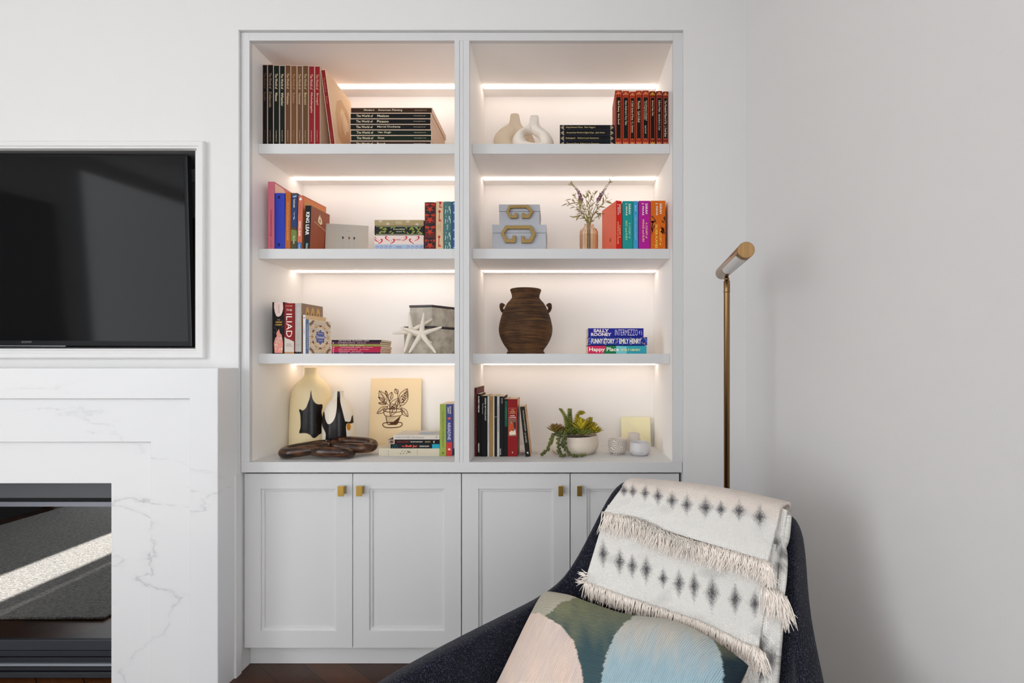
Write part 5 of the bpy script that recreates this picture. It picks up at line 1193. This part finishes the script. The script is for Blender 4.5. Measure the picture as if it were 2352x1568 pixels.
bot = [(-.30, .73, .33), (-.315, .69, .33), (-.31, .60, .33), (-.30, .47, .33), (-.29, .36, .33), (-.27, .285, .33), (-.25, .25, .33), (-.225, .235, .33), (-.20, .225, .33), (-.165, .22, .33), (-.09, .215, .33), (0, .212, .33), (.09, .215, .33), (.165, .22, .33), (.20, .225, .33), (.225, .235, .33), (.25, .25, .33), (.27, .285, .33), (.29, .36, .33), (.30, .47, .33), (.31, .60, .33), (.315, .69, .33), (.30, .73, .33)]
nr = 9; V, Fc = [], []
for j in range(nr):
    u = j / (nr - 1)
    for (a, b) in zip(top, bot):
        p = C(*b).lerp(C(*a), u)
        side_ = abs(a[0]); bow = .022 * math.sin(math.pi * u) if a[1] > .15 else .004 * math.sin(math.pi * u)
        o_ = (p - C(0, .42, p.z)); o_.z = 0; p = p + o_.normalized() * bow
        V.append(p - inv)
nc = len(top)
for j in range(nr - 1):
    for i in range(nc - 1): Fc.append((j * nc + i, j * nc + i + 1, (j + 1) * nc + i + 1, (j + 1) * nc + i))
sh = mesh('shell', (V, Fc), M_NAVY, ch, smooth=True, norm=False)
bm = bmesh.new(); bm.from_mesh(sh.data); bm.normal_update()
cen = C(0, .42, .5) - inv
if sum((f.normal.dot(f.calc_center_median() - cen)) for f in bm.faces) < 0:
    for f in bm.faces: f.normal_flip()
bm.to_mesh(sh.data); bm.free()
q_ = sh.modifiers.new('thick', 'SOLIDIFY'); q_.thickness = .06; q_.offset = 1
q_ = sh.modifiers.new('sub', 'SUBSURF'); q_.levels = 2; q_.render_levels = 2
seat = [(-.292, .74), (-.30, .60), (-.285, .36), (-.24, .245), (.24, .245), (.285, .36), (.30, .60), (.292, .74)]
def lp_(pts, z): return prism([tuple((C(a, b, 0) - inv).xy) for a, b in pts], z, z + .13, 'z')
mesh('seat_cushion', lp_(seat, .325), M_NAVY, ch, smooth=False, bev=.03)
mesh('seat_base', prism([tuple((C(a * 1.02, b, 0) - inv).xy) for a, b in seat], .25, .324, 'z'), M_NAVY, ch, bev=.01)
for a, b in ((-.25, .66), (.25, .66), (-.22, .27), (.22, .27)):
    p = C(a, b, 0) - inv; o2 = C(a * 1.18, b + (.04 if b > .4 else -.03), 0) - inv
    mesh('leg', tube([o2 + Vector((0, 0, .0)), p + Vector((0, 0, .255))], [.011, .018], 14), mat((70, 42, 24), .4), ch, smooth=True)

# ------------------------------------------------------------------ throw over the back
def onback(x, y, off):
    """point of the reclined back, lifted off it by off, seen at photo position (x, y)"""
    o = Vector((0, 0, E)); d = Vector(((x - VX) / F, 1, -(y - VY) / F))
    # (p-M0).FW = .408*(.85-z)+off
    a = d.dot(FW) + .408 * d.z; b = .408 * (.85 - o.z) + off - (o - M0).dot(FW)
    return o + d * (b / a)
def topx(p): return (VX + p.x * F / p.y, VY - (p.z - E) * F / p.y)
def lerp2(a, b, t): return (a[0] + (b[0] - a[0]) * t, a[1] + (b[1] - a[1]) * t)
def along(pts, t):
    n = len(pts) - 1; i = min(int(t * n), n - 1); return lerp2(pts[i], pts[i + 1], t * n - i)
def resample(pts, n):
    pts = smoothprof(pts, 8); L = [0]
    for a, b in zip(pts, pts[1:]): L.append(L[-1] + math.hypot(b[0] - a[0], b[1] - a[1]))
    o = []; j = 0
    for i in range(n + 1):
        t = L[-1] * i / n
        while j < len(L) - 2 and L[j + 1] < t: j += 1
        o.append(lerp2(pts[j], pts[j + 1], (t - L[j]) / max(1e-9, L[j + 1] - L[j])))
    return o
def clothm():
    g = N('woven_cotton', .95, .1); at = g.n('VertexColor', layer_name='Col'); uv = g.n('UVMap'); sp = g.n('SeparateXYZ', {0: (uv, 0)})
    jn = g.n('TexNoise', {'Vector': (uv, 0), 'Scale': .35, 'Detail': 3}); jj = g.math('MULTIPLY', (jn, 0), 3.0)
    a = g.math('SINE', g.math('ADD', g.math('MULTIPLY', (sp, 0), 2 * math.pi), jj)); b = g.math('SINE', g.math('ADD', g.math('MULTIPLY', (sp, 1), 2 * math.pi), jj))
    ck = g.math('MULTIPLY', a, b); k = g.math('ADD', g.math('MULTIPLY', g.math('ABSOLUTE', a), .5), g.math('MULTIPLY', g.math('ABSOLUTE', b), .5)); k2 = g.math('ADD', k, g.math('MULTIPLY', ck, .25))
    hole = g.ramp(k2, [(.06, (168, 164, 160)), (.40, (255, 255, 255))])
    mx = g.n('Mix', data_type='RGBA', blend_type='MULTIPLY'); mx.inputs[0].default_value = 1
    g.t.links.new(at.outputs[0], mx.inputs[6]); g.t.links.new(hole.outputs[0], mx.inputs[7]); g.t.links.new(mx.outputs[2], g.b.inputs['Base Color'])
    g.bump(k2, .8, .0022); g.b.inputs['Sheen Weight'].default_value = .1; return g.m
M_CLOTH = clothm(); M_FR = mat((253, 244, 235), .95, 0, .1); M_FRG = mat((226, 220, 212), .95, 0, .1)
BASEC = (248, 245, 240)
random.seed(4)
DIA = [(1435, 1127, 11, 14), (1455, 1129, 10, 15), (1483, 1133, 11, 17), (1513, 1140, 12, 20), (1545, 1150, 14, 20), (1579, 1160, 14, 22), (1622, 1166, 18, 22), (1657, 1170, 13, 18), (1699, 1174, 17, 22), (1746, 1188, 17, 24),
       (1387, 1272, 13, 30), (1425, 1290, 14, 28), (1454, 1300, 13, 26), (1486, 1308, 14, 30), (1525, 1328, 12, 22), (1561, 1340, 14, 30), (1596, 1346, 13, 34), (1637, 1362, 17, 38), (1690, 1376, 15, 34), (1735, 1386, 14, 30)]
def dye(p):
    x, y = topx(p); k = 0
    for a, b, w_, h_ in DIA:
        d = abs(x - a) / w_ + abs(y - b) / h_
        if d < 1.7:
            n = noise.noise(Vector((x * .55, y * .55, 3))) * .55 + noise.noise(Vector((x * .22, y * .22, 9))) * .14; k = max(k, min(1, max(0, 1.2 - d * .95 + n)))
    g_ = max(0, noise.noise(Vector((x * .018, y * .03, 5))) - .22) * .35
    return max(k * .93, g_)
INKC = lin((54, 54, 60)); BC = lin(BASEC); PEACH = lin((238, 212, 192))
th = thing('throw_blanket', 'fringed cream throw with grey diamond dots folded over the armchair back', 'blanket', (0, 0, 0))
def sheet(name, topc, botc, off0, off1, nu, nv, over=False, wr=.003, peach=False, thick=.007, dyed=None):
    T_, B2 = resample(topc, nu), resample(botc, nu); V, uv = [], []
    rows = []
    for j in range(nv + 1):
        v = j / nv; row = []
        for i in range(nu + 1):
            x, y = lerp2(T_[i], B2[i], v); w1 = noise.noise(Vector((i / nu * 5, v * 3, off0 * 90))) * wr
            row.append(onback(x, y, off0 + (off1 - off0) * v + w1 + .004))
        rows.append(row)
    if over:                                    # roll over the top of the back and hang behind it
        ex_ = []
        for k in range(1, 17):
            row = []
            for p in rows[0]:
                if k <= 8:
                    a = math.pi * k / 8; r_ = .036; row.append(p + FW * (-r_ * (1 - math.cos(a))) + Vector((0, 0, .014 * math.sin(a))))
                else: row.append(p + FW * (-.072 + .408 * .02 * (k - 8)) + Vector((0, 0, -.022 * (k - 8))))
            ex_.append(row)
        rows = ex_[::-1] + rows
    nvv = len(rows) - 1
    cw = (rows[-1][-1] - rows[-1][0]).length; chh = sum((rows[j + 1][nu // 2] - rows[j][nu // 2]).length for j in range(nvv))
    LV = [0]
    for j in range(nvv): LV.append(LV[-1] + (rows[j + 1][nu // 2] - rows[j][nu // 2]).length)
    V = [p for r_ in rows for p in r_]
    Fc = [(j * (nu + 1) + i, j * (nu + 1) + i + 1, (j + 1) * (nu + 1) + i + 1, (j + 1) * (nu + 1) + i) for j in range(nvv) for i in range(nu)]
    o = mesh(name, (V, Fc), M_CLOTH, th, smooth=True, norm=False)
    ul = o.data.uv_layers.new(name='UVMap'); pit = .0056
    for lo in o.data.loops:
        j, i = divmod(lo.vertex_index, nu + 1); ul.data[lo.index].uv = (i / nu * cw / pit, LV[j] / pit)
    a = o.data.color_attributes.new('Col', 'FLOAT_COLOR', 'POINT'); buf = []
    for n_, p in enumerate(V):
        k = dye(p) if dyed is None else dyed(p, n_ % (nu + 1) / nu, (n_ // (nu + 1)) / nvv)
        c = BC
        if peach:
            jj = n_ // (nu + 1); pk = max(0, 1 - max(0, jj - 14) / 36) * .45; c = tuple(b * (1 - pk) + q * pk for b, q in zip(BC, PEACH))
        buf += [*(b * (1 - k) + q * k for b, q in zip(c, INKC)), 1]
    a.data.foreach_set('color', buf)
    q_ = o.modifiers.new('thick', 'SOLIDIFY'); q_.thickness = thick; q_.offset = 0
    return o
def fringe(name, roots, n, ln, off, dirs=(0, 1), jit=.35, m=None, lift=.008, r=.00085, parent=None):
    n = int(n * 1.7); Q_ = resample(roots, n); q = []
    for i, (x, y) in enumerate(Q_):
        for rep in range(2):
            xx, yy = x + random.uniform(-2, 2), y + random.uniform(-2.5, 1.5); L = ln * random.uniform(.75, 1.15)
            an = random.gauss(0, jit) * .6; wv_ = random.uniform(-.35, .35)
            dx, dy = dirs[0] * math.cos(an) - dirs[1] * math.sin(an), dirs[0] * math.sin(an) + dirs[1] * math.cos(an)
            pts = []
            for k in range(6):
                u = k / 5; s_ = math.sin(u * math.pi * 1.2) * wv_ * L * .22
                pts.append(onback(xx + dx * L * u - dy * s_, yy + dy * L * u + dx * s_, off + lift * math.sin(min(1, u * 1.4) * math.pi) * random.uniform(.6, 1.5) + random.uniform(0, .005) - .004 * u))
            q.append(tube(pts, [r, r * 1.1, r, r, r * .85, r * .5], 5))
    o = mesh(name, join(*q), m or M_FR, parent or th, smooth=True, norm=False); o['kind'] = 'stuff'; return o
# hidden fold along the right edge, then the lower panel, then the upper one that goes over the top
BLOT = [(1783, 1248, 14, 18), (1797, 1272, 16, 24), (1790, 1300, 14, 16), (1752, 1482, 16, 34), (1772, 1512, 20, 30), (1750, 1545, 18, 24), (1742, 1440, 10, 20)]
def rc(p, u, v):
    x, y = topx(p); n = noise.noise(Vector((x * .5, y * .5, 3))) * .5
    return .8 * max(max(0, min(1, 1.25 - math.hypot((x - a) / w_, (y - b) / h_) + n)) for a, b, w_, h_ in BLOT)
side_f = sheet('side_fold', [(1752, 1160), (1780, 1164), (1806, 1172), (1811, 1186)], [(1715, 1600), (1742, 1602), (1768, 1602), (1783, 1600)], .030, .036, 16, 90, over=False, wr=.006, thick=.012, dyed=rc)
low = sheet('lower_panel', [(1398, 1160), (1500, 1180), (1640, 1215), (1783, 1250)], [(1344, 1338), (1480, 1385), (1600, 1425), (1741, 1492)], .042, .046, 190, 170, wr=.004)
upp = sheet('upper_panel', [(1430, 1120), (1520, 1128), (1650, 1148), (1791, 1182)], [(1387, 1178), (1455, 1196), (1540, 1222), (1640, 1252), (1764, 1290)], .050, .062, 200, 130, over=True, peach=True, wr=.004)
tail_ = sheet('lower_tail', [(1700, 1440), (1722, 1450), (1744, 1462)], [(1690, 1600), (1718, 1600), (1740, 1600)], .045, .05, 12, 30, wr=.003, dyed=lambda p, u, v: .35 * max(0, noise.noise(Vector((p.x * 30, p.z * 30, 4)))))
fringe('fringe', [(1384, 1176), (1410, 1180), (1450, 1188), (1520, 1218), (1600, 1243), (1690, 1268), (1768, 1292)], 125, 50, .068, (-.10, 1), .5, M_FR, .012)
fringe('fringe', [(1440, 1184), (1480, 1196), (1540, 1224), (1600, 1246)], 34, 46, .070, (.05, 1), .7, M_FRG, .016)
fringe('fringe', [(1344, 1336), (1400, 1357), (1480, 1385), (1600, 1425), (1700, 1472), (1741, 1492)], 170, 36, .056, (-.12, 1), .18, M_FR, .006)
fringe('fringe', [(1352, 1318), (1346, 1330), (1342, 1340)], 7, 24, .052, (-.9, .1), .6, M_FR, .008)
fringe('fringe', [(1754, 1285), (1772, 1296)], 9, 60, .066, (.15, 1), .35, M_FR, .012)
fringe('fringe', [(1752, 1345), (1770, 1352), (1796, 1362)], 16, 66, .056, (.10, 1), .35, M_FR, .010)
fringe('fringe', [(1794, 1362), (1806, 1370)], 10, 76, .046, (.16, 1), .22, M_FR, .012)
fringe('fringe', [(1730, 1482), (1745, 1492), (1756, 1500)], 12, 62, .060, (.14, 1), .35, M_FR, .010)

# ------------------------------------------------------------------ cushion
Ac, Bc = onback(1249, 1350, .085), onback(1738, 1530, .085)
Dc = onback(1068, 1715, .25)
e1 = Bc - Ac; e2 = Dc - Ac; nn = e1.cross(e2).normalized()
if nn.dot(FW) < 0: nn = -nn
PC = [lin(c) for c in ((232, 206, 190), (226, 196, 178))]
cu = thing('scatter_cushion', 'woven cushion in blush, teal and pale blue leaning on the armchair back', 'cushion', (0, 0, 0))
def cordm():
    g = N('corded_weave', .95, .08); at = g.n('VertexColor', layer_name='Col'); uv = g.n('UVMap')
    nz = g.n('TexNoise', {'Vector': (uv, 0), 'Scale': 7, 'Detail': 2}); sp = g.n('SeparateXYZ', {0: (uv, 0)})
    x = g.math('ADD', (sp, 0), g.math('MULTIPLY', (nz, 0), .012)); s_ = g.math('ABSOLUTE', g.math('SINE', g.math('MULTIPLY', x, 430)))
    fn_ = g.n('TexNoise', {'Vector': (uv, 0), 'Scale': 260, 'Detail': 2}); mpn = g.n('Mapping', {'Vector': (uv, 0), 'Scale': (120, 5, 1)}); st = g.n('TexNoise', {'Vector': mpn, 'Scale': 1.0, 'Detail': 3})
    k = g.math('ADD', s_, g.math('MULTIPLY', (fn_, 0), .35)); gap = g.math('MULTIPLY', g.ramp((st, 0), [(.50, (0, 0, 0)), (.62, (255, 255, 255))]), g.ramp(s_, [(.0, (255, 255, 255)), (.45, (0, 0, 0))]))  # groove shade between the cords, put into the colour as dark streaks
    g.color(g.mix(g.math('MULTIPLY', gap, .38), (at, 0), (70, 66, 62))); g.bump(k, .7, .0022); return g.m
M_CORD = cordm()
NU, NV = 200, 170
def cpt(u, v, s_):
    a, b = 2 * u - 1, 2 * v - 1
    bu, bv = .055 * (1 - b * b) * 0 , 0
    # edges bow in between the four corners
    bow_u = .05 if a < 0 else .15
    ra = 1 - .05 * (abs(a) ** 8) * (abs(b) ** 8)                 # soft corners
    uu = .5 + .5 * a * ra * (1 - bow_u * abs(a) * (1 - b * b) ** .8)
    hump = math.exp(-((a - .42) / .42) ** 2) * .085 + .02 * math.exp(-((a + .4) / .4) ** 2)
    vv = .5 + .5 * b * ra * (1 - .03 * (1 - a * a)) - hump * ((1 - b) / 2) ** 1.5
    t = ((1 - a ** 4) * (1 - b ** 4)); t = max(0, t) ** .5
    wr = noise.noise(Vector((u * 5, v * 5, 1.5))) * .007 * t + .010 * math.exp(-((a + .62) / .12) ** 2) * math.exp(-((b + .75) / .25) ** 2) - .008 * math.exp(-((a + .45) / .08) ** 2) * math.exp(-((b + .7) / .25) ** 2)
    return Ac + e1 * uu + e2 * vv + nn * (s_ * (.072 * t) + wr)
def ccol(u, v, p):
    x, y = topx(p); j = noise.noise(Vector((x * .12, y * .12, 0))) * 3 + noise.noise(Vector((x * .5, y * .5, 4))) * 2
    n = noise.noise(Vector((x * .05, y * .012, 7)))
    xx, yy = x + j, y + j
    g1 = along([(1247, 1414), (1290, 1437), (1318, 1472), (1333, 1525), (1340, 1568), (1345, 1640), (1348, 1760)], min(1, max(0, (yy - 1414) / 346)))
    # boundary tables: y -> x
    def tab(t, y_):
        for (x0, y0), (x1, y1) in zip(t, t[1:]):
            if y0 <= y_ <= y1: return x0 + (x1 - x0) * (y_ - y0) / (y1 - y0)
        return None
    bl = tab([(1458, 1412), (1432, 1432), (1412, 1458), (1396, 1492), (1386, 1530), (1380, 1568), (1374, 1640), (1372, 1900)], yy)
    br = tab([(1580, 1412), (1612, 1444), (1640, 1470), (1655, 1500), (1662, 1535), (1660, 1568), (1655, 1640), (1645, 1900)], yy)
    pk = tab([(1240, 1408), (1288, 1436), (1318, 1472), (1333, 1525), (1340, 1568), (1346, 1640), (1348, 1900)], yy)
    if bl is not None and bl < xx < (br or 9e9):
        k = min(1, max(0, (yy - 1440) / 95 + n * .5)); a, b = lin((206, 204, 194)), lin((168, 196, 206)); return tuple(q * (1 - k) + r_ * k for q, r_ in zip(a, b)), 0
    if pk is not None and xx < pk:
        k = .5 + n * .8; a, b = lin((240, 216, 200)), lin((230, 212, 202)); return tuple(q * (1 - k) + r_ * k for q, r_ in zip(a, b)), 0
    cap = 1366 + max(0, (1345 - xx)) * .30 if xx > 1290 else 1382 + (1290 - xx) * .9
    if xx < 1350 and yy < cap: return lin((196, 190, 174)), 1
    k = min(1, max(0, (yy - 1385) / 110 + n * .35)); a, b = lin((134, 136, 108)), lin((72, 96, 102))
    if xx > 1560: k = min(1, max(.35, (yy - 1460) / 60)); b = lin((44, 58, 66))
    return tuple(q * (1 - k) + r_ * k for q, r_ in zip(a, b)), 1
V, cols, hz_ = [], [], []
for s_ in (1, -1):
    for j in range(NV + 1):
        for i in range(NU + 1):
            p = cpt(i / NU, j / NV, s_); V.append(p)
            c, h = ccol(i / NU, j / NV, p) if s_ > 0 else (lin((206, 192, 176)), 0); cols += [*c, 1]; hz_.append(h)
W1 = NU + 1; n1 = W1 * (NV + 1); Fc = []
for s_ in (0, 1):
    for j in range(NV):
        for i in range(NU):
            q = (s_ * n1 + j * W1 + i, s_ * n1 + j * W1 + i + 1, s_ * n1 + (j + 1) * W1 + i + 1, s_ * n1 + (j + 1) * W1 + i); Fc.append(q if s_ else q[::-1])
cs = mesh('cover', (V, Fc), M_CORD, cu, smooth=True, norm=False)
a = cs.data.color_attributes.new('Col', 'FLOAT_COLOR', 'POINT'); a.data.foreach_set('color', cols)
ul = cs.data.uv_layers.new(name='UVMap')
for pl_ in cs.data.polygons:
    h = sum(hz_[k] for k in pl_.vertices) >= 2
    for li in pl_.loop_indices:
        k = cs.data.loops[li].vertex_index % n1; j, i = divmod(k, W1); u, v = i / NU, j / NV
        ul.data[li].uv = (v * .9 + .12 * u, u) if h else (u + .04 * v, v)
